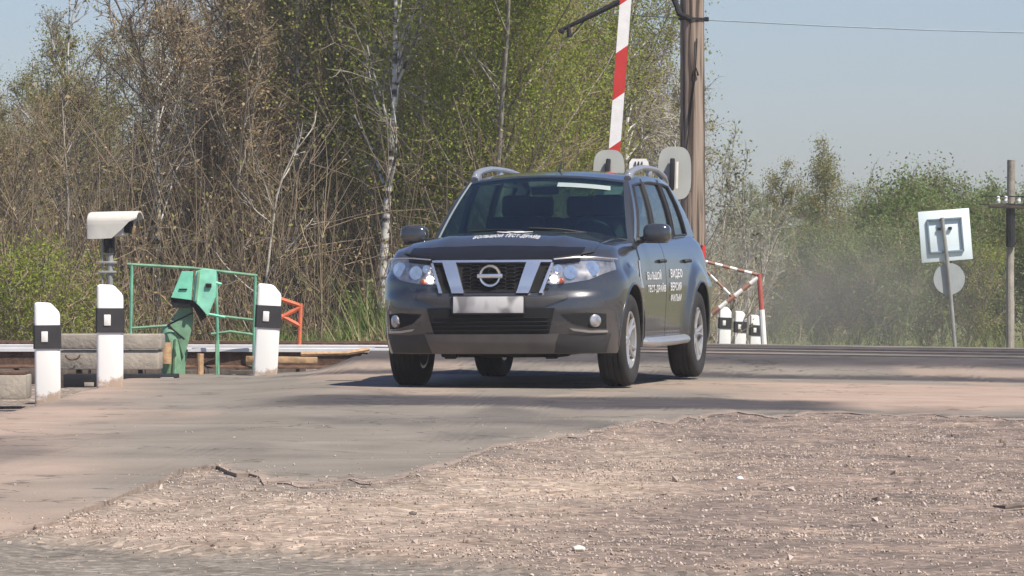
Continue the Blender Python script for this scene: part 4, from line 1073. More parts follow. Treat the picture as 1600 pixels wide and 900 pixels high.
# ------------------------------------------------------------------ signal, raised arm, poles behind the car
d = 50.0
base = Vector((P(1000, 500, d).x, d, base_z(1.3, d)))
cs = empty('crossing_signal', base, label='level crossing signal seen from behind with two grey shields above the car roof', cat='signal')
Ws = lambda px, py, dy=0.: P(px, py, d+dy)-base
for (x0, x1, y0, y1) in ((927, 976, 234, 308), (1028, 1080, 229, 312)):
    cx, cy = (x0+x1)/2, (y0+y1)/2; hw, hh = (x1-x0)/2/F*d, (y1-y0)/2/F*d; pts = []
    for a in np.linspace(0, 2*math.pi, 33)[:-1]:
        sg = lambda q: math.copysign(abs(q)**.62, q); pts.append((hw*sg(math.cos(a)), hh*sg(math.sin(a))))
    o = MB().extrude(pts, Matrix.Translation(Ws(cx, cy)) @ Matrix.Rotation(R(90), 4, 'X') @ Matrix.Rotation(R(0), 4, 'Y'), .02).build('shield', M['shield_grey'], cs, smooth=30)
    MB().box(Ws(cx-4, cy+2, -.09), (.05, .10, .34), Euler((0, R(8 if cx < 1000 else 2), 0)), 0, .012).build('lamp_back', M['dark_steel'], o)
    MB().tube([Ws(cx+3, cy-18, -.12), Ws(cx+2, cy+24, -.12)], .012 if cx < 1000 else .022, 8).build('bracket', M['grey_metal' if cx < 1000 else 'housing_white'], o)
MB().tube([Ws(950, 290), Ws(1055, 290)], .025, 8).build('cross_bar', M['grey_metal'], cs)
MB().tube([Ws(1000, 275), Ws(1000, 420), (Ws(1000, 420).x, 0, 0)], .05, 12).build('mast', M['grey_metal'], cs)
bl = MB()
pts = [(-.105, -.04), (-.10, .03), (-.075, .065), (.075, .065), (.10, .03), (.105, -.04)]
bl.extrude(pts, Matrix.Translation(Ws(998, 258)) @ Matrix.Rotation(R(90), 4, 'X'), .1); bell = bl.build('bell_housing', M['white_paint'], cs, smooth=0)
for dx in (-.035, 0, .035): MB().box(Ws(998, 256, -.11)+Vector((dx, 0, .0)), (.012, .02, .05), None, 0, .003).build('vent_slot', M['dark_steel'], bell)
# raised arm
d = 51.2; base = Vector((P(945, 500, d).x, d, base_z(1, d)))
ba = empty('raised_barrier', base, label='raised red and white striped crossing barrier arm behind the car', cat='barrier')
A0, A1 = P(960, 236, d)-base, P(979, -20, d)-base
def arm_pt(py): t = (py-236)/(-20-236); return A0.lerp(A1, t)
def seg(y0, y1, m_, nm):
    p, q = arm_pt(y0), arm_pt(y1); w0 = .062; ax = (q-p).normalized()
    # slanted stripe ends: left side lower than the right side by a little
    hw = .062; sl = .045; e = Vector((1, 0, 0)); v = []
    for dy in (-.03, .03):
        v += [p-e*hw-ax*sl, p+e*hw+ax*sl, q+e*hw+ax*sl, q-e*hw-ax*sl]
        for k in range(-4, 0): v[k] = v[k]+Vector((0, dy, 0))
    f = [(0, 1, 2, 3), (7, 6, 5, 4)]+[(i, (i+1) % 4, 4+(i+1) % 4, 4+i) for i in range(4)]
    MB().add(v, f).build(nm, m_, ba, smooth=0)
for k, (y0, y1) in enumerate([(620, 530), (530, 454), (454, 378), (378, 302), (302, 226), (226, 151), (151, 77), (77, 2), (2, -75)]):
    seg(y0, y1, M['red_paint'] if k in (0, 2, 4, 6, 8) else M['white_paint'], 'stripe')
MB().box(Vector((0, .1, .45)), (.36, .3, .9), None, 0, .02).build('drive_case', M['grey_metal'], ba)
# wooden pole with bracket
d = 52.0; base = Vector((P(1082, 500, d).x, d, base_z(2, d)-.3))
wp = empty('wooden_pole', base, label='thick cracked brown utility pole rising behind the car', cat='utility pole')
Wp = lambda px, py, dy=0.: P(px, py, d+dy)-base
mb = MB(); pts = [Vector((0, 0, 0))]+[Wp(1083-.02*(500-y)*.15, y) for y in np.linspace(500, -200, 14)]
pts[0] = Vector((pts[1].x, 0, 0)); mb.tube(pts, [.145]+[.142-.0012*k for k in range(14)], 24); mb.build('shaft', M['pole_wood'], wp, smooth=50)
bd = MB()
for y in (30, ): bd.lathe([(.147, -.012), (.150, -.012), (.150, .012), (.147, .012)], 24, 'z', Wp(1081.5, y), closed=True)
bd.box(Wp(1104, 30, 0), (.05, .05, .05), None, 0, .008); bd.build('steel_band', M['dark_steel'], wp)
MB().tube([Wp(1080, 30, -.15), Wp(1062, 22, -.12), Wp(1052, -6), Wp(1040, -40)], .034, 8).build('strut', M['dark_steel'], wp)
MB().tube([Wp(1078, 300, -.15), Wp(1073, 230, -.15), Wp(1086, 120, -.15), Wp(1089, 60, -.15)], .008, 6).build('cable', M['dark_steel'], wp)
MB().tube([Wp(1085, 118, -.15), Wp(1087, 104, -.16), Wp(1091, 118, -.15)], .014, 6).build('hook', M['dark_steel'], wp)
la = MB(); la.tube([Wp(872, 49), Wp(925, 24), Wp(985, -6), Wp(1060, -44)], [.020, .028, .032, .034], 8); la.box(Wp(878, 49), (.06, .05, .05), Euler((0, R(25), 0)), 0, .008); la.build('bracket_arm', M['dark_steel'], wp)
MB().tube([Wp(888, 42), Wp(890, 58)], [.022, .028], 8).tube([Wp(893, 56), Wp(915, 30)], .008, 6).build('lamp_clamp', M['dark_steel'], wp)
wr = MB().tube([P(x, y, 52.0 if x > 1050 else (54.0 if x > 970 else 54+(970-x)*.25)) for x, y in ((700, 12), (800, 15), (900, 19), (980, 23), (1060, 28), (1120, 32), (1300, 41), (1450, 47), (1600, 51), (1900, 56))], .007, 5).build('overhead_wire', M['blue_grey']); tag(wr, 'thin grey overhead wire crossing the sky beside the brown pole', 'wire')
# far utility pole on the right
d = 88.0; base = Vector((P(1579, 500, d).x, d, -1.9))
up = empty('utility_pole', base, label='slim grey utility pole with cross arm and insulators at the right edge', cat='utility pole')
Wu = lambda px, py, dy=0.: P(px, py, d+dy)-base
MB().tube([Vector((0, 0, 0)), Wu(1578, 420), Wu(1580, 340)], [.085, .075, .07], 12).build('lower_shaft', M['concrete'], up)
MB().tube([Wu(1579, 372, -.1), Wu(1580, 250, -.1)], .075, 12).build('upper_shaft', M['bark_grey'], up)
MB().tube([Wu(1579, 386, -.1), Wu(1579, 318, -.1)], .085, 10).build('dark_joint', M['dark_steel'], up)
MB().box(Wu(1585, 323, -.2), (.95, .08, .07), Euler((0, R(2), 0)), 0, .01).build('cross_arm', M['wood_sleeper'], up)
for x in (1560, 1572, 1592): MB().lathe([(.03, -.06), (.04, -.02), (.025, .02), (.035, .05), (.01, .07)], 10, 'z', Wu(x, 312, -.2)).build('insulator', M['porcelain'], up)
for k, (y0, y1) in enumerate(((306, 308), (319, 322))):
    w_ = MB().tube([P(1535-k*4, y0, 92), P(1575, y0+1, 88), P(1700, y1, 78)], .012, 5).build('overhead_wire', M['dark_steel']); tag(w_, ['upper thin wire on the slim pole at the right edge', 'lower thin wire on the slim pole at the right edge'][k], 'wire')

# signs
d = 68.0; base = Vector((P(1493, 500, d).x, d, -1.8))
sg_ = empty('road_sign', base, label='back of a square pale sign with a round sign below on a leaning post', cat='road sign')
Wq = lambda px, py, dy=0.: P(px, py, d+dy)-base
rot = Euler((0, R(-4.5)*-1*-1, 0))
c = Wq(1477, 368)
sp_ = MB().box(c, (.735, .02, .735), Euler((0, R(-4.5), 0)), 0, .006).build('square_panel', M['sign_back'], sg_)
fr = MB(); q = Euler((0, R(-4.5), 0)).to_matrix()
for a, b_, sx, sz in ((0, .235, .50, .03), (0, -.235, .50, .03), (-.24, 0, .025, .48), (.24, 0, .025, .48)):
    fr.box(c+q @ Vector((a, -.03, b_)), (sx, .03, sz), Euler((0, R(-4.5), 0)), 0, .004)
fr.build('back_frame', M['blue_grey'], sp_)
bt = MB()
for a in (-.085, .075): bt.box(c+q @ Vector((a, -.03, .10)), (.05, .04, .04), None, 0, .005)
bt.build('bolt', M['dark_steel'], sp_)
MB().lathe([(.001, -.012), (.225, -.012), (.228, 0), (.225, .010), (.001, .010)], 36, 'y', Wq(1483, 436)).build('round_panel', M['sign_grey'], sg_)
MB().tube([Vector((P(1495, 500, d).x-base.x, -.06, 0)), Wq(1492, 540, -.06), Wq(1483, 430, -.06), Wq(1472, 340, -.06)], .028, 10).build('post', M['grey_metal'], sg_)
# striped barrier fence beyond the crossing
d = 56.0; base = Vector((P(1190, 500, d).x, d, -.9))
bf = empty('striped_fence', base, label='red and white striped barrier fence behind the rear wheel of the car', cat='fence')
Wf = lambda px, py, dy=0.: P(px, py, d+dy)-base
def striped(pts0, pts1, n, r, nm, first=0):
    a, b_ = Wf(*pts0), Wf(*pts1); mb = MB()
    for k in range(n): mb.tube([a.lerp(b_, k/n), a.lerp(b_, (k+1)/n)], r, 8, (k+first) % 2)
    mb.build(nm, [M['white_paint'], M['faded_red']], bf)
striped((1060, 398), (1186, 430), 11, .020, 'top_rail', 1)
striped((1100, 500), (1184, 434), 7, .027, 'diagonal_brace', 0)
striped((1080, 400), (1150, 470), 7, .016, 'diagonal_brace', 1)
MB().tube([Wf(1186, 428), Wf(1190, 484)], .030, 10).build('post', M['dusty_red'], bf)
MB().tube([Wf(1190, 484), Wf(1195, 560)], .036, 10).build('post_foot', M['white_paint'], bf)

# ------------------------------------------------------------------ vegetation
class Tubes:                            # fast collector of thin tapering tubes and leaf faces
    def __init__(s): s.v = []; s.f = []; s.m = []; s.n = 0
    def tube(s, P_, Rr, k, mi):
        P_ = np.asarray(P_, float); n = len(P_); T = np.gradient(P_, axis=0); T /= np.linalg.norm(T, axis=1, keepdims=True)+1e-9
        ref = np.array([.31, .9, .1]); A = np.cross(T, ref); A /= np.linalg.norm(A, axis=1, keepdims=True)+1e-9; B = np.cross(A, T)
        an = np.arange(k)*2*np.pi/k
        V = P_[:, None]+(A[:, None]*np.cos(an)[None, :, None]+B[:, None]*np.sin(an)[None, :, None])*np.asarray(Rr)[:, None, None]
        s.v.append(V.reshape(-1, 3)); o = s.n
        for i in range(n-1):
            for j in range(k): s.f.append((o+i*k+j, o+i*k+(j+1) % k, o+(i+1)*k+(j+1) % k, o+(i+1)*k+j)); s.m.append(mi)
        s.n += n*k
    def leaves(s, C, size, rng, mi, aspect=.6):
        n = len(C)
        if not n: return
        D = rng.normal(size=(n, 3)); D /= np.linalg.norm(D, axis=1, keepdims=True); E = np.cross(D, rng.normal(size=(n, 3))); E /= np.linalg.norm(E, axis=1, keepdims=True)+1e-9
        sz = size*rng.uniform(.6, 1.4, (n, 1)); D = D*sz; E = E*sz*aspect
        V = np.stack([C-D*.5, C+E*.5, C+D*.5, C-E*.5], 1).reshape(-1, 3); o = s.n
        s.v.append(V); s.f += [(o+4*i, o+4*i+1, o+4*i+2, o+4*i+3) for i in range(n)]; s.m += [mi]*n; s.n += 4*n
    def arrays(s): return (np.concatenate(s.v) if s.v else np.zeros((0, 3))), s.f, s.m
    def mesh(s, name, mats):
        v, f, m = s.arrays(); me = bpy.data.meshes.new(name); me.from_pydata(v.tolist(), [], f)
        for q in mats: me.materials.append(q)
        me.polygons.foreach_set('material_index', m); me.polygons.foreach_set('use_smooth', [True]*len(f)); return me
def wander(rng, p, d, L, n, jit, up):
    pts = [p]; d = d/np.linalg.norm(d)
    for i in range(n):
        d = d+rng.normal(size=3)*jit+np.array([0, 0, up]); d /= np.linalg.norm(d); p = p+d*L/n; pts.append(p)
    return np.array(pts)
def make_tree(seed, H=11., r0=.10, nb=26, start=.25, blen=.30, ang=50, up=.10, droop=0., nb2=7, nb3=4, leaf=0, lsize=.07, jit=.06, lean=(0, 0), lspread=.10, trunk_pts=None, forks=0, twr=.006):
    rng = np.random.default_rng(seed); T = Tubes(); C = Tubes(); tips = []
    trunks = []
    tp = np.array(trunk_pts, float) if trunk_pts is not None else wander(rng, np.zeros(3), np.array([lean[0], lean[1], 1.]), H, 12, jit*.5, .04)
    trunks.append((tp, r0))
    for k in range(forks):
        i = rng.integers(2, 6); a = rng.uniform(0, 6.28); d = np.array([math.cos(a)*.55, math.sin(a)*.55, 1]); L = H*(1-i/12)*.95
        trunks.append((wander(rng, tp[i], d, L, 10, jit*.6, .05), r0*.62))
    for tp_, r_ in trunks:
        n = len(tp_); T.tube(tp_, r_*(1-.86*np.linspace(0, 1, n)), 8, 0)
        Ht = np.linalg.norm(tp_[-1]-tp_[0])
        for b in range(nb if tp_ is tp else max(4, nb//2)):
            q = start+(1-start)*(b+rng.random())/nb if tp_ is tp else rng.uniform(.1, 1); q = min(q, .99); fi = q*(n-1); i = int(fi); p = tp_[i]*(1-fi+i)+tp_[min(i+1, n-1)]*(fi-i)
            a = rng.uniform(0, 6.28); e = R(ang*rng.uniform(.7, 1.2)); d = np.array([math.cos(a)*math.sin(e), math.sin(a)*math.sin(e), math.cos(e)])
            L = H*blen*(1.05-.75*q)*rng.uniform(.6, 1.25); br = wander(rng, p, d, L, 6, jit*1.6, up-droop*.4)
            T.tube(br, (r_*.32*(1.1-.7*q))*(1-.8*np.linspace(0, 1, 7))+.004, 5, 0)
            for c in range(nb2):
                qq = rng.uniform(.25, 1); j = min(int(qq*6), 5); p2 = br[j]+(br[j+1]-br[j])*rng.random(); dd = (br[j+1]-br[j]); dd = dd/np.linalg.norm(dd)+rng.normal(size=3)*.6
                L2 = L*rng.uniform(.22, .5); b2 = wander(rng, p2, dd, L2, 4, .13, up*.6-droop)
                C.tube(b2, np.linspace(twr*1.5, twr*.6, 5), 3, 0)
                for g in range(nb3):
                    k = rng.integers(0, 4); p3 = b2[k]+(b2[k+1]-b2[k])*rng.random(); d3 = (b2[k+1]-b2[k]); d3 = d3/np.linalg.norm(d3)+rng.normal(size=3)*.7
                    b3 = wander(rng, p3, d3, L2*rng.uniform(.3, .7), 2, .2, -droop*1.5+.05); C.tube(b3, (twr, twr*.8, twr*.4), 3, 0); tips.append(b3)
    if leaf and tips:
        tips = np.concatenate(tips); idx = rng.integers(0, len(tips), leaf); C.leaves(tips[idx]+rng.normal(size=(leaf, 3))*lspread, lsize, rng, 1)
    return T, C
def tree_obj(arche, name, loc, rz, sc, label, cat='tree', group=None):
    r = empty(name, loc, (0, 0, rz), label=label, cat=cat, group=group); r.scale = (sc, sc, sc)
    for nm, me in zip(('trunk', 'crown'), arche):
        o = bpy.data.objects.new(nm, me); COL.objects.link(o); o.parent = r
    return r
def arch(seed, bark, twig, leafm, **k):
    T, C = make_tree(seed, **k); return (T.mesh('trunk', [M[bark]]), C.mesh('crown', [M[twig], M[leafm]]))
GZ = -1.7
AR = {
 'bare_brown': arch(1, 'bark_grey', 'twig_brown', 'leaf_olive', H=9, r0=.07, nb=26, nb2=8, nb3=5, leaf=3500, lsize=.05),
 'bare_brown2': arch(2, 'bark_dark', 'twig_dark', 'leaf_brown', H=9.5, r0=.09, nb=26, nb2=8, nb3=5, ang=42, leaf=2000, lsize=.05, forks=1),
 'bare_red': arch(3, 'bark_grey', 'twig_red', 'leaf_brown', H=7, r0=.06, nb=28, nb2=8, nb3=6, ang=40, blen=.36, leaf=3500, lsize=.05, forks=2, start=.1),
 'olive': arch(4, 'bark_grey', 'twig_brown', 'leaf_olive', H=8.5, r0=.08, nb=30, nb2=8, nb3=5, leaf=11000, lsize=.05, lspread=.14, blen=.33),
 'fresh': arch(5, 'bark_grey', 'twig_brown', 'leaf_fresh', H=10, r0=.10, nb=36, nb2=9, nb3=4, leaf=60000, lsize=.046, lspread=.20, blen=.36, start=.2, forks=1),
 'green': arch(6, 'bark_dark', 'twig_brown', 'leaf_green', H=10.5, r0=.11, nb=34, nb2=9, nb3=4, leaf=46000, lsize=.048, lspread=.2, blen=.34, start=.15),
 'birch': arch(7, 'birch', 'twig_dark', 'leaf_fresh', H=11, r0=.075, nb=26, nb2=8, nb3=4, ang=38, leaf=2200, lsize=.05, droop=.10, start=.35, blen=.26),
 'weeping': arch(8, 'birch', 'twig_grey', 'leaf_olive', H=9, r0=.075, nb=30, nb2=9, nb3=6, ang=45, leaf=2500, lsize=.045, droop=.22, start=.25, blen=.30),
 'pale_sapling': arch(9, 'bark_pale', 'twig_grey', 'leaf_olive', H=6.5, r0=.045, nb=14, nb2=5, nb3=3, ang=42, leaf=250, lsize=.05, start=.2, blen=.32),
 'aspen': arch(10, 'bark_pale', 'twig_grey', 'leaf_grey', H=5.5, r0=.05, nb=18, nb2=5, nb3=4, ang=32, up=.15, leaf=1500, lsize=.085, lspread=.07, blen=.36, start=.1, forks=3),
 'bush_fresh': arch(11, 'bark_grey', 'twig_brown', 'leaf_fresh', H=3.2, r0=.03, nb=26, nb2=7, nb3=4, ang=55, leaf=13000, lsize=.042, lspread=.14, blen=.45, start=.05, forks=3),
 'conif': arch(12, 'bark_dark', 'twig_brown', 'leaf_olive', H=8, r0=.09, nb=44, nb2=8, nb3=4, ang=62, leaf=18000, lsize=.075, lspread=.18, blen=.30, start=.06),
 'green_bush': arch(13, 'bark_grey', 'twig_brown', 'leaf_green', H=4.6, r0=.05, nb=36, nb2=8, nb3=4, ang=36, up=.16, leaf=26000, lsize=.075, lspread=.18, blen=.50, start=.05, forks=4),
}
rnd = random.Random(5)
def place(kind, name, px, d, sc, label, group=None, rz=None, cat='tree', z=None):
    return tree_obj(AR[kind], name, (P(px, 400, d).x, d, GZ if z is None else z), rnd.uniform(0, 6.28) if rz is None else rz, sc, label, cat, group)
# the individual trees one can point at
def custom(name, trunk_px, d, r0, bark, twig, leafm, seed, label, **k):
    base = P(trunk_px[0][0], trunk_px[0][1], d); pts = [P(x, y, d)-base for x, y in trunk_px]
    # drop the foot to the ground
    foot = Vector((0, 0, GZ-base.z)); allp = [foot]+[p for p in pts]
    q = np.array([list(p-foot) for p in allp]); t = np.linspace(0, 1, 16); cum = np.r_[0, np.cumsum(np.linalg.norm(np.diff(q, axis=0), axis=1))]; cum /= cum[-1]
    tp = np.stack([np.interp(t, cum, q[:, i]) for i in range(3)], 1)
    a = arch(seed, bark, twig, leafm, trunk_pts=tp, r0=r0, **k)
    return tree_obj(a, name, base+foot, 0, 1, label)
custom('birch_tree', [(598, 530), (598, 430), (604, 330), (612, 230), (617, 120), (618, 0), (622, -150)], 61, .085, 'birch', 'twig_grey', 'leaf_fresh', 101, 'slender white birch with dark marks rising just left of the car', H=9, nb=16, nb2=6, nb3=4, ang=38, leaf=1200, lsize=.05, droop=.06, start=.45, blen=.22)
custom('sapling', [(413, 470), (420, 400), (428, 340), (434, 295), (455, 245), (480, 212)], 58, .036, 'bark_pale', 'twig_grey', 'leaf_olive', 102, 'thin pale sapling forking above the leaning bollard', H=4, nb=7, nb2=4, nb3=2, ang=55, leaf=60, lsize=.04, start=.35, blen=.34)
custom('birch_tree', [(106, 340), (107, 280), (108, 180), (106, 90), (112, -60)], 66, .05, 'birch', 'twig_grey', 'leaf_olive', 103, 'pale birch trunk standing above the left bollard near the left edge', H=9, nb=16, nb2=6, nb3=4, ang=42, leaf=500, lsize=.045, start=.35, blen=.2)
custom('birch_tree', [(248, 430), (248, 330), (246, 190), (250, 90), (256, -70)], 64, .05, 'birch', 'twig_grey', 'leaf_olive', 104, 'pale birch with forked white branch above the camera housing', H=9, nb=18, nb2=6, nb3=4, ang=40, leaf=500, lsize=.045, start=.35, blen=.24)
custom('birch_tree', [(286, 420), (290, 300), (294, 150), (297, 60), (292, -80)], 70, .055, 'birch', 'twig_grey', 'leaf_brown', 105, 'greyish birch with tangled pale twigs above the green machine', H=9.5, nb=22, nb2=8, nb3=5, ang=45, leaf=400, lsize=.045, start=.35, blen=.24)
custom('bare_tree', [(545, 330), (535, 240), (522, 150), (514, 60), (505, -120)], 67, .10, 'bark_dark', 'twig_dark', 'leaf_brown', 106, 'dark bare tree with thick spreading limbs left of the white birch', H=9, nb=18, nb2=7, nb3=4, ang=40, leaf=300, lsize=.05, start=.38, blen=.36, forks=2)
custom('bare_tree', [(430, 400), (428, 300), (425, 180), (415, 60), (400, -100)], 72, .085, 'bark_dark', 'twig_brown', 'leaf_brown', 107, 'dark straight trunk with twisted branches behind the pale sapling', H=9, nb=20, nb2=8, nb3=4, ang=48, leaf=300, lsize=.05, start=.35, blen=.28, forks=1)
place('fresh', 'broadleaf_tree', 715, 64, .95, 'tall light green tree in young leaf above the left half of the car', rz=1.0)
place('fresh', 'broadleaf_tree', 775, 62, .84, 'bright yellow green tree directly behind the car roof', rz=2.6)
place('green', 'broadleaf_tree', 655, 66, 1.0, 'deep green tree crown at the top behind the white birch', rz=.4)
place('fresh', 'broadleaf_tree', 845, 66, .74, 'light green tree left of the raised barrier arm', rz=4.2)
place('weeping', 'birch_tree', 978, 70, .80, 'drooping grey birch crown against the sky beside the barrier arm', rz=.7)
place('weeping', 'birch_tree', 1030, 78, .62, 'small grey birch just left of the thick brown pole', rz=2.2)
place('olive', 'small_tree', 930, 68, .5, 'low olive tree behind the left signal shield', rz=2)
place('bush_fresh', 'bush', 95, 56, .83, 'fresh green bush left of the camera housing', cat='bush', rz=1.1)
place('bush_fresh', 'bush', 30, 58, .75, 'yellow green bush at the left edge above the rails', cat='bush', rz=3.0)
# repeats in the wood, told apart by nothing
LB = {'bare_brown': 'leafless brown tree in the dense wood behind the rails', 'bare_brown2': 'leafless dark tree in the dense wood behind the rails',
      'bare_red': 'reddish brown bare tree in the dense wood behind the rails', 'olive': 'olive budding tree in the wood behind the rails'}
for k in range(40):
    px = -60+26.0*k+rnd.uniform(-14, 14); kind = ['bare_brown', 'bare_red', 'olive', 'bare_brown2', 'bare_red', 'bare_brown'][k % 6]
    if px < 230 and kind == 'bare_brown2': kind = 'olive'
    sc = rnd.uniform(.72, .95)*(1.0 if px < 900 else .55)
    if px < 340: sc *= .76
    if px > 940: sc *= .8
    place(kind, 'bare_tree' if kind != 'olive' else 'budding_tree', px, rnd.uniform(64 if not 560 < px < 960 else 70, 84), sc, LB[kind], {'bare_brown': 'leafless brown trees of the wood', 'bare_brown2': 'leafless dark trees of the wood', 'bare_red': 'reddish bare trees of the wood', 'olive': 'budding olive trees of the wood'}[kind])
# trees right of the pole
place('aspen', 'young_aspen', 1172, 76, .72, 'sparse grey green young aspen right of the thick brown pole', rz=.3)
place('aspen', 'young_aspen', 1118, 82, .80, 'thin grey green sapling almost touching the thick brown pole', rz=2.3)
place('conif', 'pointed_tree', 1295, 112, .60, 'pointed olive brown tree rising highest right of the aspen', rz=.5)
place('conif', 'pointed_tree', 1235, 116, .55, 'lower olive tree left of the pointed tree', rz=1.5)
place('green_bush', 'willow', 1395, 104, .84, 'bright green upright willow left of the square sign', rz=.3)
place('green_bush', 'willow', 1470, 108, .86, 'green upright willow directly above the square sign', rz=1.9)
place('green_bush', 'willow', 1545, 112, .72, 'green willow between the square sign and the slim pole', rz=3.9)
place('green_bush', 'willow', 1340, 118, .74, 'green willow right of the pointed tree', rz=5.0)
for k, (px, d, sc) in enumerate([(1150, 98, .55), (1215, 100, .6), (1270, 98, .62), (1330, 98, .66), (1390, 96, .62), (1450, 98, .68), (1510, 98, .66), (1570, 100, .72), (1640, 100, .8), (1600, 110, .95)]):
    place('green_bush' if k % 3 else 'bush_fresh', 'bush', px, d, sc*(1 if k % 3 else 1.3), 'green bush in the low hedge below the far trees', 'bushes of the far hedge', cat='bush')
# thicket, far wood, grass
def thicket():
    rng = np.random.default_rng(44); T = Tubes()
    for k in range(2600):
        d = rng.uniform(57, 88); px = rng.uniform(-60, 1075); x = (px-800)/F*d
        h = rng.uniform(1.6, 4.4)*(1 if px < 900 else .75); p = np.array([x, d, GZ+rng.uniform(-.1, .6)])
        st = wander(rng, p, np.array([rng.normal()*.22, rng.normal()*.22, 1]), h, 5, .07, .04)
        mi = int(rng.choice([0, 0, 0, 1, 2, 2])); w = rng.uniform(.006, .014); T.tube(st, np.linspace(w, w*.4, 6), 3, mi)
        for c in range(rng.integers(4, 9)):
            i = rng.integers(1, 5); dd = (st[i+1]-st[i]); dd = dd/np.linalg.norm(dd)+rng.normal(size=3)*.65
            b = wander(rng, st[i], dd, h*rng.uniform(.15, .38), 3, .16, .02); T.tube(b, np.linspace(w*.6, w*.25, 4), 3, mi)
            T.leaves(b[rng.integers(1, 4, 3)]+rng.normal(size=(3, 3))*.06, .055, rng, 3 if rng.random() < .55 else 4)
    me = T.mesh('thicket', [M['twig_brown'], M['twig_dark'], M['twig_red'], M['leaf_brown'], M['leaf_olive']]); o = bpy.data.objects.new('thicket', me); COL.objects.link(o)
    tag(o, 'dense brown thicket of bare stems filling the wood behind the tracks', 'thicket', kind='stuff')
thicket()
def far_wood():
    V = []; Fc = []; Mi = []; n = 0; rng = np.random.default_rng(12)
    protos = [(make_tree(200+i, H=9, r0=.08, nb=22, nb2=7, nb3=4, ang=45, leaf=4000 if i != 2 else 8000, lsize=.07, forks=1), i) for i in range(3)]
    for k in range(46):
        (T, C), i = protos[k % 3]; d = rng.uniform(90, 118); px = -80+25*k+rng.uniform(-12, 12); a = rng.uniform(0, 6.28); s = rng.uniform(.85, 1.15)
        if px > 900: s *= .68
        if px > 1060: continue
        if px < 350: s *= .62
        ro = np.array([[math.cos(a), -math.sin(a), 0], [math.sin(a), math.cos(a), 0], [0, 0, 1]])
        for q, mo in ((T, 0), (C, 1)):
            v, f, m = q.arrays(); V.append(v @ ro.T*s+np.array([(px-800)/F*d, d, GZ])); Fc += [tuple(j+n for j in ff) for ff in f]; n += len(v)
            Mi += [0]*len(f) if mo == 0 else [(1 if x == 0 else (3 if i != 1 else 2)) for x in m]
    for k in range(40):                 # a low tree line farther off, right of the poles and on past the frame
        (T, C), i = protos[k % 3]; d = rng.uniform(128, 165); px = 1060+38*k+rng.uniform(-15, 15); a = rng.uniform(0, 6.28); s = rng.uniform(.36, .48)*d/140
        ro = np.array([[math.cos(a), -math.sin(a), 0], [math.sin(a), math.cos(a), 0], [0, 0, 1]])
        for q, mo in ((T, 0), (C, 1)):
            v, f, m = q.arrays(); V.append(v @ ro.T*np.array([s*1.5, s*1.5, s])+np.array([(px-800)/F*d, d, GZ])); Fc += [tuple(j+n for j in ff) for ff in f]; n += len(v)
            Mi += [0]*len(f) if mo == 0 else [(1 if x == 0 else 4) for x in m]
    me = bpy.data.meshes.new('far_wood'); me.from_pydata(np.concatenate(V).tolist(), [], Fc)
    for q in ('bark_grey', 'twig_brown', 'leaf_brown', 'leaf_olive', 'leaf_green'): me.materials.append(M[q])
    me.polygons.foreach_set('material_index', Mi); o = bpy.data.objects.new('far_wood', me); COL.objects.link(o); tag(o, 'far wood closing the view behind the bare trees and the hedge', 'wood', kind='stuff')
far_wood()
def grass(name, n, xr, dr, h, matn, zf, label, seed, patch=0.):
    rng = np.random.default_rng(seed); d = rng.uniform(*dr, n); px = rng.uniform(*xr, n); x = (px-800)/F*d
    keep = vnoise(x, d, .9, 91) > patch*(.75+.5*rng.random(n)); d, x = d[keep], x[keep]; n = len(d)
    z = np.array([zf(a, b_) for a, b_ in zip(x, d)]); hh = h*rng.uniform(.3, 1.25, n)*(.25+1.3*vnoise(x, d, 1.7, 92)**1.5); a = rng.uniform(0, 6.28, n); w = .004+.009*rng.random(n)
    B = np.stack([x, d, z], 1); side_ = np.stack([np.cos(a)*w, np.sin(a)*w, 0*w], 1); lean = np.stack([rng.normal(size=n)*.45*hh, rng.normal(size=n)*.45*hh, hh], 1)
    V = np.stack([B-side_, B+side_, B+lean*.6+side_*.7, B+lean], 1).reshape(-1, 3); f = [(4*i, 4*i+1, 4*i+2, 4*i+3) for i in range(n)]
    me = bpy.data.meshes.new(name); me.from_pydata(V.tolist(), [], f); me.materials.append(M[matn]); o = bpy.data.objects.new(name, me); COL.objects.link(o); tag(o, label, 'grass', kind='stuff')
grass('grass', 30000, (180, 680), (50.5, 57), .62, 'grass', gz, 'fresh green grass strip behind the tracks', 5, .42)
grass('dry_grass', 14000, (-40, 1080), (50.5, 62), .5, 'dry_grass', gz, 'dry yellow grass at the foot of the thicket', 6)
grass('verge_grass', 12000, (1080, 1700), (62, 98), 1.0, 'dry_grass', gz, 'tall pale verge grass below the far trees', 8)
grass('verge_weeds', 14000, (1080, 1700), (64, 98), 1.15, 'grass', gz, 'green verge weeds below the far trees', 9)

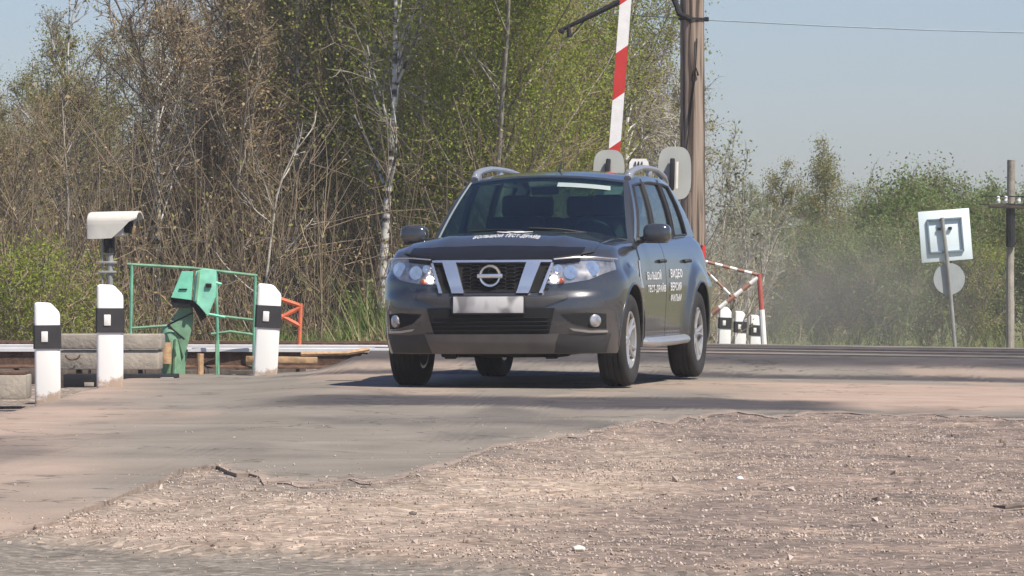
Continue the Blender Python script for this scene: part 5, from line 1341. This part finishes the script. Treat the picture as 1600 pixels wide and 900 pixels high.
# ------------------------------------------------------------------ air
def haze():
    mb = MB().box((0, 165, 7), (120, 346, 30)); o = mb.build('haze', bpy.data.materials.new('haze_air'), smooth=0)
    m = o.data.materials[0]; m.use_nodes = True; nt = m.node_tree; nt.nodes.remove(nt.nodes['Principled BSDF'])
    pv = nt.nodes.new('ShaderNodeVolumePrincipled'); pv.inputs['Color'].default_value = (.93, .92, .91, 1); pv.inputs['Density'].default_value = .0007
    pv.inputs['Anisotropy'].default_value = .0
    nt.links.new(pv.outputs[0], nt.nodes['Material Output'].inputs['Volume']); tag(o, 'pale spring haze in the air', 'haze', kind='stuff')
haze()

def dust():
    c = P(1250, 470, 68); o = MB().grid([[Vector((3.8*math.cos(a)*math.cos(b), 3.0*math.cos(a)*math.sin(b), 1.5*math.sin(a))) for b in np.linspace(0, 2*math.pi, 33)[:-1]] for a in np.linspace(-math.pi/2+.01, math.pi/2-.01, 17)], close=True).build('dust_cloud', bpy.data.materials.new('road_dust'), smooth=60)
    o.location = c; m = o.data.materials[0]; m.use_nodes = True; nt = m.node_tree; nt.nodes.remove(nt.nodes['Principled BSDF']); L = nt.links.new
    tc = nt.nodes.new('ShaderNodeTexCoord'); mp = nt.nodes.new('ShaderNodeMapping'); mp.inputs['Scale'].default_value = (1/3.8, 1/3.0, 1/1.5)
    gr_ = nt.nodes.new('ShaderNodeTexGradient'); gr_.gradient_type = 'SPHERICAL'; L(tc.outputs['Object'], mp.inputs[0]); L(mp.outputs[0], gr_.inputs[0])
    n = nt.nodes.new('ShaderNodeTexNoise'); n.inputs['Scale'].default_value = .9; n.inputs['Detail'].default_value = 3; L(tc.outputs['Object'], n.inputs[0])
    a = nt.nodes.new('ShaderNodeMath'); a.operation = 'MULTIPLY'; L(gr_.outputs['Fac'], a.inputs[0]); L(n.outputs['Fac'], a.inputs[1])
    b = nt.nodes.new('ShaderNodeMath'); b.operation = 'MULTIPLY'; L(a.outputs[0], b.inputs[0]); b.inputs[1].default_value = .18
    pv = nt.nodes.new('ShaderNodeVolumePrincipled'); pv.inputs['Color'].default_value = (.98, .93, .86, 1); L(b.outputs[0], pv.inputs['Density']); pv.inputs['Anisotropy'].default_value = -.35
    L(pv.outputs[0], nt.nodes['Material Output'].inputs['Volume']); tag(o, 'brown road dust hanging behind the car right of its rear wheel', 'dust', kind='stuff')
dust()
scene.cycles.volume_step_rate = 2.0
